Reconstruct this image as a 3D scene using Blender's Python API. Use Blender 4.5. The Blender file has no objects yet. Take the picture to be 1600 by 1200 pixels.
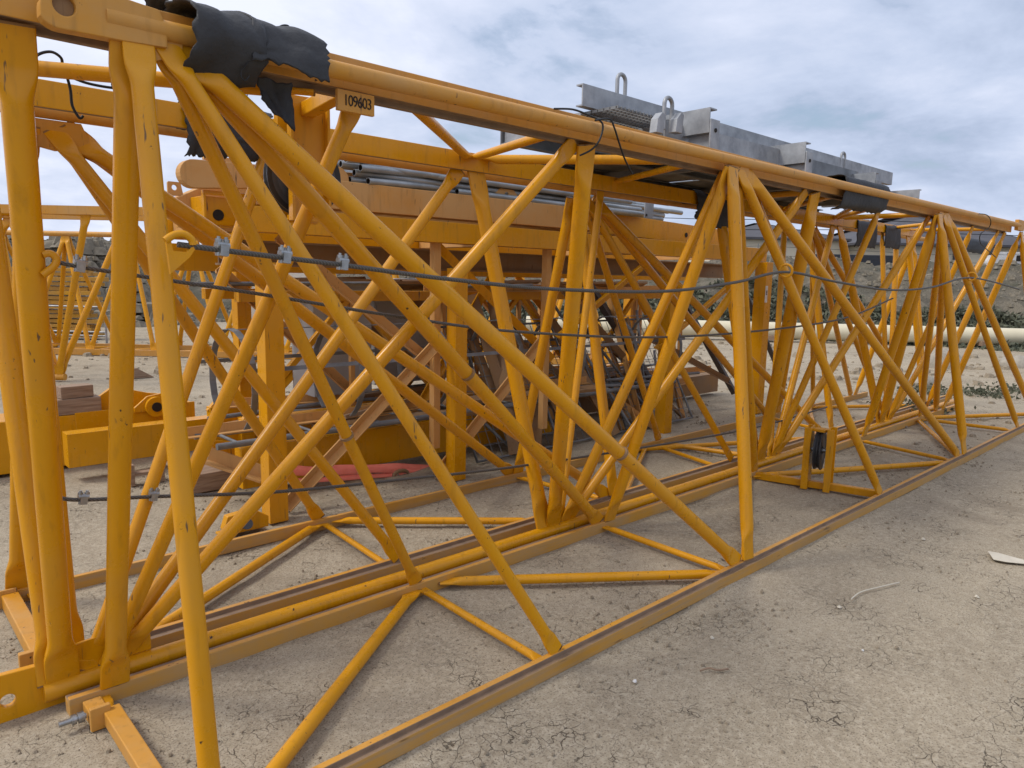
import bpy, math, random
from mathutils import Vector as V, Matrix
from mathutils import noise as MN
random.seed(7)
PI = math.pi
sc = bpy.context.scene
COL = sc.collection

# ------------------------------------------------------------------ camera
EYE = V((0, 0, 1.6)); F = 1130.45
RT = V((0.7305419, -0.68257723, 0.01992106)); UP = V((0.08518934, 0.12004273, 0.98910693)); FW = V((0.67753325, 0.720887, -0.14584455))
cd = bpy.data.cameras.new('camera'); cam = bpy.data.objects.new('camera', cd); COL.objects.link(cam)
cam.matrix_world = Matrix(((RT.x, UP.x, -FW.x, 0), (RT.y, UP.y, -FW.y, 0), (RT.z, UP.z, -FW.z, 1.6), (0, 0, 0, 1)))
cd.sensor_width = 36; cd.lens = F / 1600 * 36; cd.clip_end = 3000; cd.clip_start = 0.05
sc.camera = cam

def at(u, v, x=None, y=None, z=None, d=None):
    """survey: the point of the place seen at photo pixel (u, v) on the plane x=, y= or z=, or at depth d."""
    r = RT * ((u - 800) / F) - UP * ((v - 600) / F) + FW
    if y is not None: t = (y - EYE.y) / r.y
    elif z is not None: t = (z - EYE.z) / r.z
    elif x is not None: t = (x - EYE.x) / r.x
    else: t = d
    return EYE + r * t
def lat(l, d, z=0.0):
    """point l metres to the right and d metres ahead of the camera, over the ground"""
    h = V((FW.x, FW.y, 0)).normalized(); s = V((h.y, -h.x, 0))
    p = h * d + s * l; p.z = z; return p

# ------------------------------------------------------------------ materials
def nt(name):
    m = bpy.data.materials.new(name); m.use_nodes = True
    t = m.node_tree; n = t.nodes; b = n['Principled BSDF']
    return m, t, n, t.links, b
def noise(n, l, vec, scale, detail=4, rough=.55, dist=0):
    a = n.new('ShaderNodeTexNoise'); a.inputs['Scale'].default_value = scale; a.inputs['Detail'].default_value = detail
    a.inputs['Roughness'].default_value = rough; a.inputs['Distortion'].default_value = dist
    l.new(vec, a.inputs['Vector']); return a.outputs['Fac']
def ramp(n, l, f, a, b, ca=(0, 0, 0, 1), cb=(1, 1, 1, 1)):
    r = n.new('ShaderNodeValToRGB'); r.color_ramp.elements[0].position = a; r.color_ramp.elements[1].position = b
    r.color_ramp.elements[0].color = ca; r.color_ramp.elements[1].color = cb
    l.new(f, r.inputs['Fac']); return r.outputs['Color']
def mix(n, l, f, a, b, mode='MIX'):
    m = n.new('ShaderNodeMix'); m.data_type = 'RGBA'; m.blend_type = mode
    for s, v in ((0, f), (6, a), (7, b)):
        if hasattr(v, 'is_output'): l.new(v, m.inputs[s])
        else: m.inputs[s].default_value = v if s == 0 else tuple(v) + ((1,) if len(v) == 3 else ())
    return m.outputs[2]
def objvec(n, l, scale=None):
    """object coordinates shifted by a per-object random offset"""
    tc = n.new('ShaderNodeTexCoord'); oi = n.new('ShaderNodeObjectInfo')
    mu = n.new('ShaderNodeMath'); mu.operation = 'MULTIPLY'; mu.inputs[1].default_value = 37.0; l.new(oi.outputs['Random'], mu.inputs[0])
    ad = n.new('ShaderNodeVectorMath'); ad.operation = 'ADD'; l.new(tc.outputs['Object'], ad.inputs[0]); l.new(mu.outputs[0], ad.inputs[1])
    if scale:
        mp = n.new('ShaderNodeMapping'); mp.inputs['Scale'].default_value = scale; l.new(ad.outputs[0], mp.inputs['Vector']); return mp.outputs[0]
    return ad.outputs[0]
def bump(n, l, b, h, strength=.2, dist=.01):
    bp = n.new('ShaderNodeBump'); bp.inputs['Strength'].default_value = strength; bp.inputs['Distance'].default_value = dist
    l.new(h, bp.inputs['Height']); l.new(bp.outputs[0], b.inputs['Normal'])

def mth2(n, l, op, a, c):
    q = n.new('ShaderNodeMath'); q.operation = op; l.new(a, q.inputs[0]); l.new(c, q.inputs[1]); return q.outputs[0]
def paint(name, c, c2, dust, dustamt, chips=.73, rough=.38, streak=True):
    m, t, n, l, b = nt(name); v = objvec(n, l)
    base = mix(n, l, ramp(n, l, noise(n, l, v, 1.7, 5), .35, .7), c, c2)
    d = ramp(n, l, noise(n, l, v, 3.1, 9, .68), .5 - dustamt * .35, .95 - dustamt * .55)
    base = mix(n, l, d, base, dust)
    # rain streak grime
    g = noise(n, l, objvec(n, l, (1, 1, .12) if streak else (.3, 1, 1)), 28 if streak else 6, 3)
    base = mix(n, l, ramp(n, l, g, .56, .8, (0, 0, 0, 1), (.28, .28, .28, 1)), base, (.10, .055, .02))
    ch = noise(n, l, v, 19, 4, .62)
    k = ramp(n, l, ch, chips, chips + .025)
    base = mix(n, l, k, base, (.055, .028, .016))
    sc1 = noise(n, l, objvec(n, l, (1, 1, .07) if streak else (.05, 1, 1)), 75, 2, .5)
    scm = mth2(n, l, 'MULTIPLY', ramp(n, l, sc1, .66, .70), ramp(n, l, noise(n, l, v, 4.3, 3), .52, .6))
    base = mix(n, l, scm, base, (.16, .085, .035))
    l.new(base, b.inputs['Base Color'])
    rr = n.new('ShaderNodeMapRange'); rr.inputs['To Min'].default_value = rough - .08; rr.inputs['To Max'].default_value = rough + .22
    l.new(d, rr.inputs['Value']); l.new(rr.outputs[0], b.inputs['Roughness'])
    b.inputs['Specular IOR Level'].default_value = .32
    bump(n, l, b, noise(n, l, v, 22, 3), .015, .004)
    return m
YEL = paint('yellow_paint', (.665, .300, .003), (.595, .258, .003), (.56, .27, .03), .14, .705, .33)
YEL2 = paint('yellow_paint_dusty', (.62, .28, .015), (.55, .235, .015), (.52, .28, .085), .55, .69, .42)
TAN = paint('weathered_orange_paint', (.58, .27, .055), (.48, .21, .04), (.54, .30, .11), .7, .70, .55)
RAILM = paint('rail_side_paint', (.58, .275, .02), (.50, .25, .035), (.44, .27, .11), .5, .70, .55, False)
_t = RAILM.node_tree; _b = _t.nodes['Principled BSDF']; _s = _b.inputs['Base Color'].links[0].from_socket
_v = objvec(_t.nodes, _t.links, (.5, 9, 26)); _f = ramp(_t.nodes, _t.links, noise(_t.nodes, _t.links, _v, 1.6, 6, .62), .48, .76)
_c = mix(_t.nodes, _t.links, _f, _s, (.36, .25, .145))
_w = ramp(_t.nodes, _t.links, noise(_t.nodes, _t.links, objvec(_t.nodes, _t.links, (2.2, 8, 8)), 1.3, 7, .6), .70, .73)
_t.links.new(mix(_t.nodes, _t.links, _w, _c, (.50, .47, .42)), _b.inputs['Base Color'])
BROWN = paint('brown_steel', (.30, .145, .035), (.20, .10, .032), (.26, .17, .10), .6, .72, .6)

def simple(name, c, rough=.6, metal=0, c2=None, sc_=6, bmp=.1, spec=.4):
    m, t, n, l, b = nt(name); v = objvec(n, l)
    f = noise(n, l, v, sc_, 6, .62)
    l.new(mix(n, l, ramp(n, l, f, .3, .72), c, c2 or tuple(x * .7 for x in c)), b.inputs['Base Color'])
    b.inputs['Roughness'].default_value = rough; b.inputs['Metallic'].default_value = metal; b.inputs['Specular IOR Level'].default_value = spec
    if bmp: bump(n, l, b, noise(n, l, v, sc_ * 8, 4), bmp, .01)
    return m
GROOVE = simple('worn_rail_steel', (.30, .20, .125), .65, 0, (.17, .115, .078), 9)
WELD = paint('weld_seam', (.34, .17, .03), (.25, .12, .03), (.20, .11, .05), .6, .6, .5)
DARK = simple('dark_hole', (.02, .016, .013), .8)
RUBBER = simple('black_rubber', (.022, .023, .026), .62, 0, (.045, .046, .05), 4, .5, .35)
GALV = simple('galvanised_steel', (.44, .455, .47), .5, .45, (.20, .21, .225), 7, .06)
GALVD = simple('galvanised_steel_dull', (.27, .28, .29), .6, .5, (.12, .125, .13), 5, .06)
PIPEM = simple('scaffold_tube_steel', (.42, .44, .45), .4, .45, (.22, .235, .24), 5, .06)
PLANK = simple('grey_brown_plank', (.085, .068, .058), .75, 0, (.05, .04, .036), 9, .4)
CAB = simple('grey_cabinet_paint', (.40, .405, .41), .55, .0, (.32, .325, .33), 3)
SLING = simple('coral_webbing', (.95, .27, .19), .8, 0, (.85, .2, .14), 12, .3)
CREAM = simple('cream_pipe_coat', (.66, .60, .42), .45, 0, (.58, .52, .37), 2, .03)
TYRE = simple('black_sheave_nylon', (.018, .019, .021), .35, 0, (.03, .03, .032), 5)
SHEAVE = simple('grey_sheave', (.075, .08, .09), .4, .2, (.055, .06, .065), 4)
WIRE = simple('black_cable', (.012, .012, .012), .5)
WHITE = simple('white_sticker', (.75, .74, .72), .5)
BOLT = simple('zinc_bolt', (.42, .43, .43), .32, .8, (.25, .26, .26), 30)
CLOD = simple('dirt_clod', (.34, .28, .20), .95, 0, (.19, .155, .11), 30, .3)
BANKROCK = simple('bank_rock', (.25, .215, .16), .95, 0, (.13, .112, .083), 5, .5)
STONE = simple('pale_stone', (.40, .36, .29), .9, 0, (.24, .21, .17), 7, .5)
BONE = simple('pale_plastic', (.62, .57, .46), .6, 0, (.50, .45, .36), 9)
WALL = simple('cream_wall', (.66, .60, .47), .85, 0, (.60, .54, .42), .4, 0)
ROOF = simple('dark_roof_sheet', (.085, .082, .09), .7, 0, (.06, .058, .065), .5, 0)
TARP = simple('cream_panel', (.72, .70, .62), .6, 0, (.64, .62, .55), 1.5, 0)
LAB = simple('stencil_black', (.03, .018, .01), .7)
STACKM = paint('stack_yellow', (.58, .30, .015), (.46, .23, .02), (.34, .21, .08), .4, .66, .55)

m, t, n, l, b = nt('twisted_wire_rope'); v = objvec(n, l)
w_ = n.new('ShaderNodeTexWave'); w_.inputs['Scale'].default_value = 55; w_.bands_direction = 'DIAGONAL'; l.new(v, w_.inputs['Vector'])
l.new(mix(n, l, w_.outputs['Fac'], (.075, .068, .06), (.14, .128, .115)), b.inputs['Base Color'])
b.inputs['Roughness'].default_value = .5; b.inputs['Metallic'].default_value = .4; bump(n, l, b, w_.outputs['Fac'], .6, .004); ROPE = m

m, t, n, l, b = nt('old_timber'); v = objvec(n, l, (1.2, 14, 14))
g = noise(n, l, v, 4, 6, .6, .6)
l.new(mix(n, l, ramp(n, l, g, .3, .7), (.19, .115, .07), (.36, .25, .17)), b.inputs['Base Color'])
b.inputs['Roughness'].default_value = .85; bump(n, l, b, g, .4, .01); WOOD = m

# ground
m, t, n, l, b = nt('dry_dirt'); tc = n.new('ShaderNodeTexCoord'); v = tc.outputs['Object']
big = noise(n, l, v, .35, 6, .6); mid = noise(n, l, v, 2.3, 8, .65); fine = noise(n, l, v, 38, 8, .7); gr = noise(n, l, v, 130, 4, .7)
c = mix(n, l, ramp(n, l, big, .35, .68), (.325, .272, .195), (.44, .375, .275))
c = mix(n, l, ramp(n, l, mid, .45, .75, (0, 0, 0, 1), (.7, .7, .7, 1)), c, (.26, .215, .155))
c = mix(n, l, ramp(n, l, fine, .45, .62, (0, 0, 0, 1), (.75, .75, .75, 1)), c, (.475, .41, .31))
c = mix(n, l, ramp(n, l, gr, .53, .62, (0, 0, 0, 1), (.85, .85, .85, 1)), c, (.155, .12, .085))
c = mix(n, l, ramp(n, l, noise(n, l, v, 70, 3, .6), .70, .76, (0, 0, 0, 1), (.7, .7, .7, 1)), c, (.55, .50, .43))
c = mix(n, l, ramp(n, l, noise(n, l, v, .95, 7, .68, .8), .54, .70, (0, 0, 0, 1), (.6, .6, .6, 1)), c, (.215, .172, .122))
dv = n.new('ShaderNodeVectorMath'); dv.operation = 'ADD'; nz = n.new('ShaderNodeTexNoise'); nz.inputs['Scale'].default_value = 3.5; nz.inputs['Detail'].default_value = 5
l.new(v, nz.inputs['Vector']); ms = n.new('ShaderNodeVectorMath'); ms.operation = 'SCALE'; ms.inputs['Scale'].default_value = .30
l.new(nz.outputs['Color'], ms.inputs[0]); l.new(v, dv.inputs[0]); l.new(ms.outputs[0], dv.inputs[1])
vo = n.new('ShaderNodeTexVoronoi'); vo.feature = 'DISTANCE_TO_EDGE'; vo.inputs['Scale'].default_value = 15; l.new(dv.outputs[0], vo.inputs['Vector'])
cr = ramp(n, l, vo.outputs['Distance'], .004, .022, (1, 1, 1, 1), (0, 0, 0, 1))
msk = ramp(n, l, noise(n, l, v, 3.2, 5, .65), .50, .62)
crk = n.new('ShaderNodeMath'); crk.operation = 'MULTIPLY'; l.new(cr, crk.inputs[0]); l.new(msk, crk.inputs[1])
c = mix(n, l, crk.outputs[0], c, (.11, .088, .062))
l.new(c, b.inputs['Base Color']); b.inputs['Roughness'].default_value = .95; b.inputs['Specular IOR Level'].default_value = .15
h1 = n.new('ShaderNodeMath'); h1.operation = 'MULTIPLY_ADD'; l.new(fine, h1.inputs[0]); h1.inputs[1].default_value = .9; l.new(mid, h1.inputs[2])
h2 = n.new('ShaderNodeMath'); h2.operation = 'MULTIPLY_ADD'; l.new(crk.outputs[0], h2.inputs[0]); h2.inputs[1].default_value = -.6; l.new(h1.outputs[0], h2.inputs[2])
h3 = n.new('ShaderNodeMath'); h3.operation = 'MULTIPLY_ADD'; l.new(gr, h3.inputs[0]); h3.inputs[1].default_value = .25; l.new(h2.outputs[0], h3.inputs[2])
hm = n.new('ShaderNodeMath'); hm.operation = 'MULTIPLY'; l.new(h3.outputs[0], hm.inputs[0]); l.new(ramp(n, l, noise(n, l, v, .8, 5, .6), .35, .65, (.35, .35, .35, 1), (1, 1, 1, 1)), hm.inputs[1])
bump(n, l, b, hm.outputs[0], .8, .022); DIRT = m

m, t, n, l, b = nt('rubble_slope'); tc = n.new('ShaderNodeTexCoord'); v = tc.outputs['Object']
vo = n.new('ShaderNodeTexVoronoi'); vo.inputs['Scale'].default_value = 1.6; l.new(v, vo.inputs['Vector'])
bw = n.new('ShaderNodeRGBToBW'); l.new(vo.outputs['Color'], bw.inputs[0])
c = mix(n, l, ramp(n, l, bw.outputs[0], .2, .8), (.125, .108, .078), (.21, .18, .13))
c = mix(n, l, ramp(n, l, noise(n, l, v, .6, 6, .65), .45, .62), c, (.095, .09, .06))
l.new(c, b.inputs['Base Color']); b.inputs['Roughness'].default_value = 1
bump(n, l, b, noise(n, l, v, 2.5, 8, .7), .9, .35); SLOPE = m

m, t, n, l, b = nt('scrub_leaves'); oi = n.new('ShaderNodeTexCoord')
l.new(mix(n, l, ramp(n, l, noise(n, l, oi.outputs['Object'], 2.2, 5, .7), .35, .65), (.06, .07, .042), (.14, .142, .092)), b.inputs['Base Color'])
b.inputs['Roughness'].default_value = .8; SCRUB = m

# ------------------------------------------------------------------ mesh builder
class MB:
    def __init__(s): s.v = []; s.f = []; s.m = []; s.sm = []
    def add(s, vs, fs, mi=0, smooth=False):
        o = len(s.v); s.v += [V(p) for p in vs]
        for f in fs: s.f.append([i + o for i in f]); s.m.append(mi); s.sm.append(smooth)
    def box(s, a, b, mi=0):
        x0, y0, z0 = a; x1, y1, z1 = b
        s.add([(x0, y0, z0), (x1, y0, z0), (x1, y1, z0), (x0, y1, z0), (x0, y0, z1), (x1, y0, z1), (x1, y1, z1), (x0, y1, z1)],
              [(3, 2, 1, 0), (4, 5, 6, 7), (0, 1, 5, 4), (1, 2, 6, 5), (2, 3, 7, 6), (3, 0, 4, 7)], mi)
    def bar(s, p0, p1, w, h, up=(0, 0, 1), mi=0):
        """box beam from p0 to p1, w across, h along up"""
        p0, p1 = V(p0), V(p1); d = (p1 - p0).normalized(); a = d.cross(V(up)).normalized(); c = a.cross(d).normalized()
        a *= w / 2; c *= h / 2
        s.add([p0 - a - c, p0 + a - c, p0 + a + c, p0 - a + c, p1 - a - c, p1 + a - c, p1 + a + c, p1 - a + c],
              [(0, 1, 2, 3), (7, 6, 5, 4), (4, 5, 1, 0), (5, 6, 2, 1), (6, 7, 3, 2), (7, 4, 0, 3)], mi)
    def sweep(s, p0, p1, prof, up=(0, 0, 1), mi=0):
        """closed profile [(a, c)] swept from p0 to p1 (angles, channels, I beams)"""
        p0, p1 = V(p0), V(p1); d = (p1 - p0).normalized(); a = d.cross(V(up)).normalized(); c = a.cross(d).normalized()
        k = len(prof)
        vs = [p0 + a * x + c * y for x, y in prof] + [p1 + a * x + c * y for x, y in prof]
        fs = [((i + 1) % k, i, i + k, (i + 1) % k + k) for i in range(k)]
        s.add(vs, fs + [list(range(k)), list(range(2 * k - 1, k - 1, -1))], mi)
    def path(s, pts, r, n=10, mi=0, closed=False):
        pts = [V(p) for p in pts]; k = len(pts); rings = []; ref = None
        for i, p in enumerate(pts):
            if closed: d = pts[(i + 1) % k] - pts[i - 1]
            else: d = pts[min(i + 1, k - 1)] - pts[max(i - 1, 0)]
            d.normalize()
            if ref is None: ref = V((0, 0, 1)) if abs(d.z) < .9 else V((1, 0, 0))
            a = d.cross(ref).normalized(); c = a.cross(d).normalized(); ref = c
            rings.append([p + (a * math.cos(2 * PI * j / n) + c * math.sin(2 * PI * j / n)) * r for j in range(n)])
        vs = [q for R in rings for q in R]; fs = []
        for i in range(k if closed else k - 1):
            i2 = (i + 1) % k
            fs += [(i * n + j, i * n + (j + 1) % n, i2 * n + (j + 1) % n, i2 * n + j) for j in range(n)]
        s.add(vs, fs, mi, True)
        if not closed:
            s.add(rings[0], [list(range(n - 1, -1, -1))], mi); s.add(rings[-1], [list(range(n))], mi)
    def tube(s, p0, p1, r, n=20, mi=0): s.path([p0, p1], r, n, mi)
    def pipe(s, p0, p1, r, ri, n=16, mi=0, mh=1):
        """open-ended hollow pipe"""
        p0, p1 = V(p0), V(p1); d = (p1 - p0).normalized(); a = d.cross(V((0, 0, 1))).normalized(); c = a.cross(d)
        R = lambda p, q: [p + (a * math.cos(2 * PI * j / n) + c * math.sin(2 * PI * j / n)) * q for j in range(n)]
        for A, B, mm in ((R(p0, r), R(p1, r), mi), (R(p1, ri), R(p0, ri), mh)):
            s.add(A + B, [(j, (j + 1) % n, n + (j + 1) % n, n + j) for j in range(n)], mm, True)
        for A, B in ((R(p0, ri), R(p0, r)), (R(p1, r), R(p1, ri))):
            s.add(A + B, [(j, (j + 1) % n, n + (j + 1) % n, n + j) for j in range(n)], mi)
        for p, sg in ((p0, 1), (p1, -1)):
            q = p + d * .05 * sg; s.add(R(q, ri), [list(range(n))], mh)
    def ftube(s, p0, p1, r, nrm, fl0=True, fl1=True, n=20):
        """round lattice tube whose ends are pressed flat in the plane with normal nrm"""
        p0, p1 = V(p0), V(p1); L = (p1 - p0).length; d = (p1 - p0) / L
        e = V(nrm).cross(d).normalized(); q = d.cross(e).normalized()
        A, B = r * 2.6, r * 5.2
        st = [(0, 1 if fl0 else 0), (.007, 1 if fl0 else 0), (A, 1 if fl0 else 0)] + ([(A + (B - A) * k / 5, 1 - (k / 5) ** 2 * (3 - 2 * k / 5)) for k in range(1, 6)] if fl0 else [])
        en = ([(L - A - (B - A) * k / 5, 1 - (k / 5) ** 2 * (3 - 2 * k / 5)) for k in range(5, 0, -1)] if fl1 else []) + [(L - A, 1 if fl1 else 0), (L - .007, 1 if fl1 else 0), (L, 1 if fl1 else 0)]
        rings = []
        for tt, w in st + en:
            ha = r * (1 + .42 * w); hb = r * (1 - .78 * w); ex = 1 - .72 * w; R = []
            for j in range(n):
                an = 2 * PI * (j + .5) / n; ca, sa = math.cos(an), math.sin(an)
                x = math.copysign(abs(ca) ** (ex if w > .01 else 1), ca); y = math.copysign(abs(sa) ** (ex if w > .01 else 1), sa)
                R.append(p0 + d * tt + e * (ha * x) + q * (hb * y))
            rings.append(R)
        vs = [p for R in rings for p in R]; fs = []
        for i in range(len(rings) - 1):
            fs += [(i * n + j, i * n + (j + 1) % n, (i + 1) * n + (j + 1) % n, (i + 1) * n + j) for j in range(n)]
        s.add(vs, fs, 0, True); q0 = len(s.m) - len(fs)
        for j in range(n): s.m[q0 + j] = 1; s.m[len(s.m) - 1 - j] = 1
        s.add(rings[0], [list(range(n - 1, -1, -1))]); s.add(rings[-1], [list(range(n))])
    def prism(s, poly, y0, y1, mi=0, hole=None):
        """outline [(x, z)] given thickness along y; hole=(x, z, r) is a bored recess showing dark"""
        k = len(poly)
        vs = [(x, y0, z) for x, z in poly] + [(x, y1, z) for x, z in poly]
        s.add(vs, [list(range(k)), list(range(2 * k - 1, k - 1, -1))] + [((i + 1) % k, i, i + k, (i + 1) % k + k) for i in range(k)], mi)
    def plate(s, outer, hole, r, y0, y1, mi=0, n=32):
        """plate in xz with a real round hole: outer outline is resampled radially round the hole centre"""
        hx, hz = hole; k = len(outer); O = []; H = []
        for j in range(n):
            a = 2 * PI * j / n; dx, dz = math.cos(a), math.sin(a); best = 1e9
            for i in range(k):
                x1, z1 = outer[i]; x2, z2 = outer[(i + 1) % k]; ex, ez = x2 - x1, z2 - z1
                den = dx * ez - dz * ex
                if abs(den) < 1e-9: continue
                tt = ((x1 - hx) * ez - (z1 - hz) * ex) / den; ss = ((x1 - hx) * dz - (z1 - hz) * dx) / den
                if tt > 0 and -1e-6 <= ss <= 1 + 1e-6: best = min(best, tt)
            O.append((hx + dx * best, hz + dz * best)); H.append((hx + dx * r, hz + dz * r))
        vs = [(x, y0, z) for x, z in O] + [(x, y0, z) for x, z in H] + [(x, y1, z) for x, z in O] + [(x, y1, z) for x, z in H]
        fs = []
        for j in range(n):
            q = (j + 1) % n
            fs += [(j, q, n + q, n + j), (2 * n + q, 2 * n + j, 3 * n + j, 3 * n + q), (q, j, 2 * n + j, 2 * n + q), (n + j, n + q, 3 * n + q, 3 * n + j)]
        s.add(vs, fs, mi)
    def disc(s, c, ax, r, h, n=32, mi=0):
        c = V(c); ax = V(ax).normalized(); s.path([c - ax * h / 2, c + ax * h / 2], r, n, mi)
    def build(s, name, mats, parent=None, bevel=0, fix=True):
        me = bpy.data.meshes.new(name); o0 = parent['_o'] if parent is not None else (0, 0, 0)
        o0 = V(o0)
        me.from_pydata([p - o0 for p in s.v], [], s.f)
        for mm in (mats if isinstance(mats, (list, tuple)) else [mats]): me.materials.append(mm)
        me.polygons.foreach_set('material_index', s.m); me.polygons.foreach_set('use_smooth', s.sm)
        me.update()
        if fix:
            import bmesh
            bm = bmesh.new(); bm.from_mesh(me); bmesh.ops.recalc_face_normals(bm, faces=bm.faces); bm.to_mesh(me); bm.free()
        o = bpy.data.objects.new(name, me); COL.objects.link(o)
        o['_o'] = tuple(o0)
        if parent is not None: o.parent = parent
        if bevel:
            md = o.modifiers.new('bevel', 'BEVEL'); md.width = bevel; md.segments = 2; md.limit_method = 'ANGLE'; md.angle_limit = .7
        return o
def thing(name, label, cat, loc, group=None):
    o = bpy.data.objects.new(name, None); COL.objects.link(o); o.location = loc; o.empty_display_size = .2
    o['_o'] = tuple(loc); o['label'] = label; o['category'] = cat
    if group: o['group'] = group
    return o
def tag(o, label, cat, group=None, loc=None):
    """make a single mesh object a thing; move its origin to loc"""
    if loc is not None:
        for vv in o.data.vertices: vv.co -= V(loc)
        o.location = loc
    o['label'] = label; o['category'] = cat
    if group: o['group'] = group
    return o
def kind(o, k): o['kind'] = k; return o
def smooth_pts(pts, k=6):
    """Catmull-Rom through pts"""
    pts = [V(p) for p in pts]; out = []
    for i in range(len(pts) - 1):
        a, b_, c_, d_ = pts[max(i - 1, 0)], pts[i], pts[i + 1], pts[min(i + 2, len(pts) - 1)]
        for j in range(k):
            t_ = j / k
            out.append(.5 * (2 * b_ + (c_ - a) * t_ + (2 * a - 5 * b_ + 4 * c_ - d_) * t_ ** 2 + (3 * b_ - a - 3 * c_ + d_) * t_ ** 3))
    return out + [pts[-1]]

# ------------------------------------------------------------------ world + sun
SUN_AZ = math.radians(150); SUN_EL = math.radians(52)     # direction towards the sun, measured from +x to +y
w = bpy.data.worlds.new('World'); sc.world = w; w.use_nodes = True
t = w.node_tree; n = t.nodes; l = t.links; n.clear()
out = n.new('ShaderNodeOutputWorld'); bg = n.new('ShaderNodeBackground'); l.new(bg.outputs[0], out.inputs[0])
sky = n.new('ShaderNodeTexSky'); sky.sky_type = 'NISHITA'; sky.sun_disc = False; sky.sun_elevation = SUN_EL
sky.sun_rotation = PI / 2 - SUN_AZ; sky.air_density = 1.2; sky.dust_density = 2.0
bg.inputs['Strength'].default_value = .088
tc = n.new('ShaderNodeTexCoord'); sp = n.new('ShaderNodeSeparateXYZ'); l.new(tc.outputs['Generated'], sp.inputs[0])
def mth(op, a, b_=None, clamp=False):
    q = n.new('ShaderNodeMath'); q.operation = op; q.use_clamp = clamp
    for i, x in enumerate((a, b_)):
        if x is None: continue
        if hasattr(x, 'is_output'): l.new(x, q.inputs[i])
        else: q.inputs[i].default_value = x
    return q.outputs[0]
den = mth('ADD', mth('MAXIMUM', sp.outputs[2], 0.0), .22)
cx = mth('DIVIDE', sp.outputs[0], den); cy = mth('DIVIDE', sp.outputs[1], den)
cmb = n.new('ShaderNodeCombineXYZ'); l.new(cx, cmb.inputs[0]); l.new(cy, cmb.inputs[1]); cmb.inputs[2].default_value = 3.7
c1 = noise(n, l, cmb.outputs[0], 1.05, 8, .58, .35); c2 = noise(n, l, cmb.outputs[0], 2.6, 7, .6, .2)
sd = n.new('ShaderNodeVectorMath'); sd.operation = 'DOT_PRODUCT'; l.new(tc.outputs['Generated'], sd.inputs[0])
sd.inputs[1].default_value = (math.cos(SUN_AZ) * math.cos(SUN_EL), math.sin(SUN_AZ) * math.cos(SUN_EL), math.sin(SUN_EL))
lit = mth('MULTIPLY_ADD', sd.outputs['Value'], .5); n[lit.node.name].inputs[2].default_value = .5
shade = mth('ADD', mth('MULTIPLY', c1, .75), mth('MULTIPLY', c2, .25))
# cloud bodies: grey-blue bases to near white lit parts, brighter towards the sun
v_ = mth('ADD', shade, mth('MULTIPLY', lit, .42))
cl = n.new('ShaderNodeValToRGB'); l.new(v_, cl.inputs['Fac']); e = cl.color_ramp.elements
e[0].position = .52; e[0].color = (2.9, 3.6, 5.0, 1); e[1].position = .86; e[1].color = (7.3, 7.65, 8.9, 1)
q = e.new(.66); q.color = (4.7, 5.4, 6.95, 1)
cov = ramp(n, l, shade, .33, .44)
skm = mix(n, l, 1.0, sky.outputs[0], (1.15, 1.15, 1.15), 'MULTIPLY')
l.new(mix(n, l, cov, skm, cl.outputs[0]), bg.inputs['Color'])
sl = bpy.data.lights.new('sun', 'SUN'); sl.energy = 1.5; sl.angle = math.radians(14); sl.color = (1, .95, .87)
so = bpy.data.objects.new('sun', sl); COL.objects.link(so)
so.rotation_euler = V((-math.cos(SUN_AZ) * math.cos(SUN_EL), -math.sin(SUN_AZ) * math.cos(SUN_EL), -math.sin(SUN_EL))).to_track_quat('-Z', 'Y').to_euler()
vs = sc.view_settings; vs.view_transform = 'Standard'; vs.look = 'None'; vs.gamma = 1; vs.exposure = 0.50; vs.use_curve_mapping = False

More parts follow.
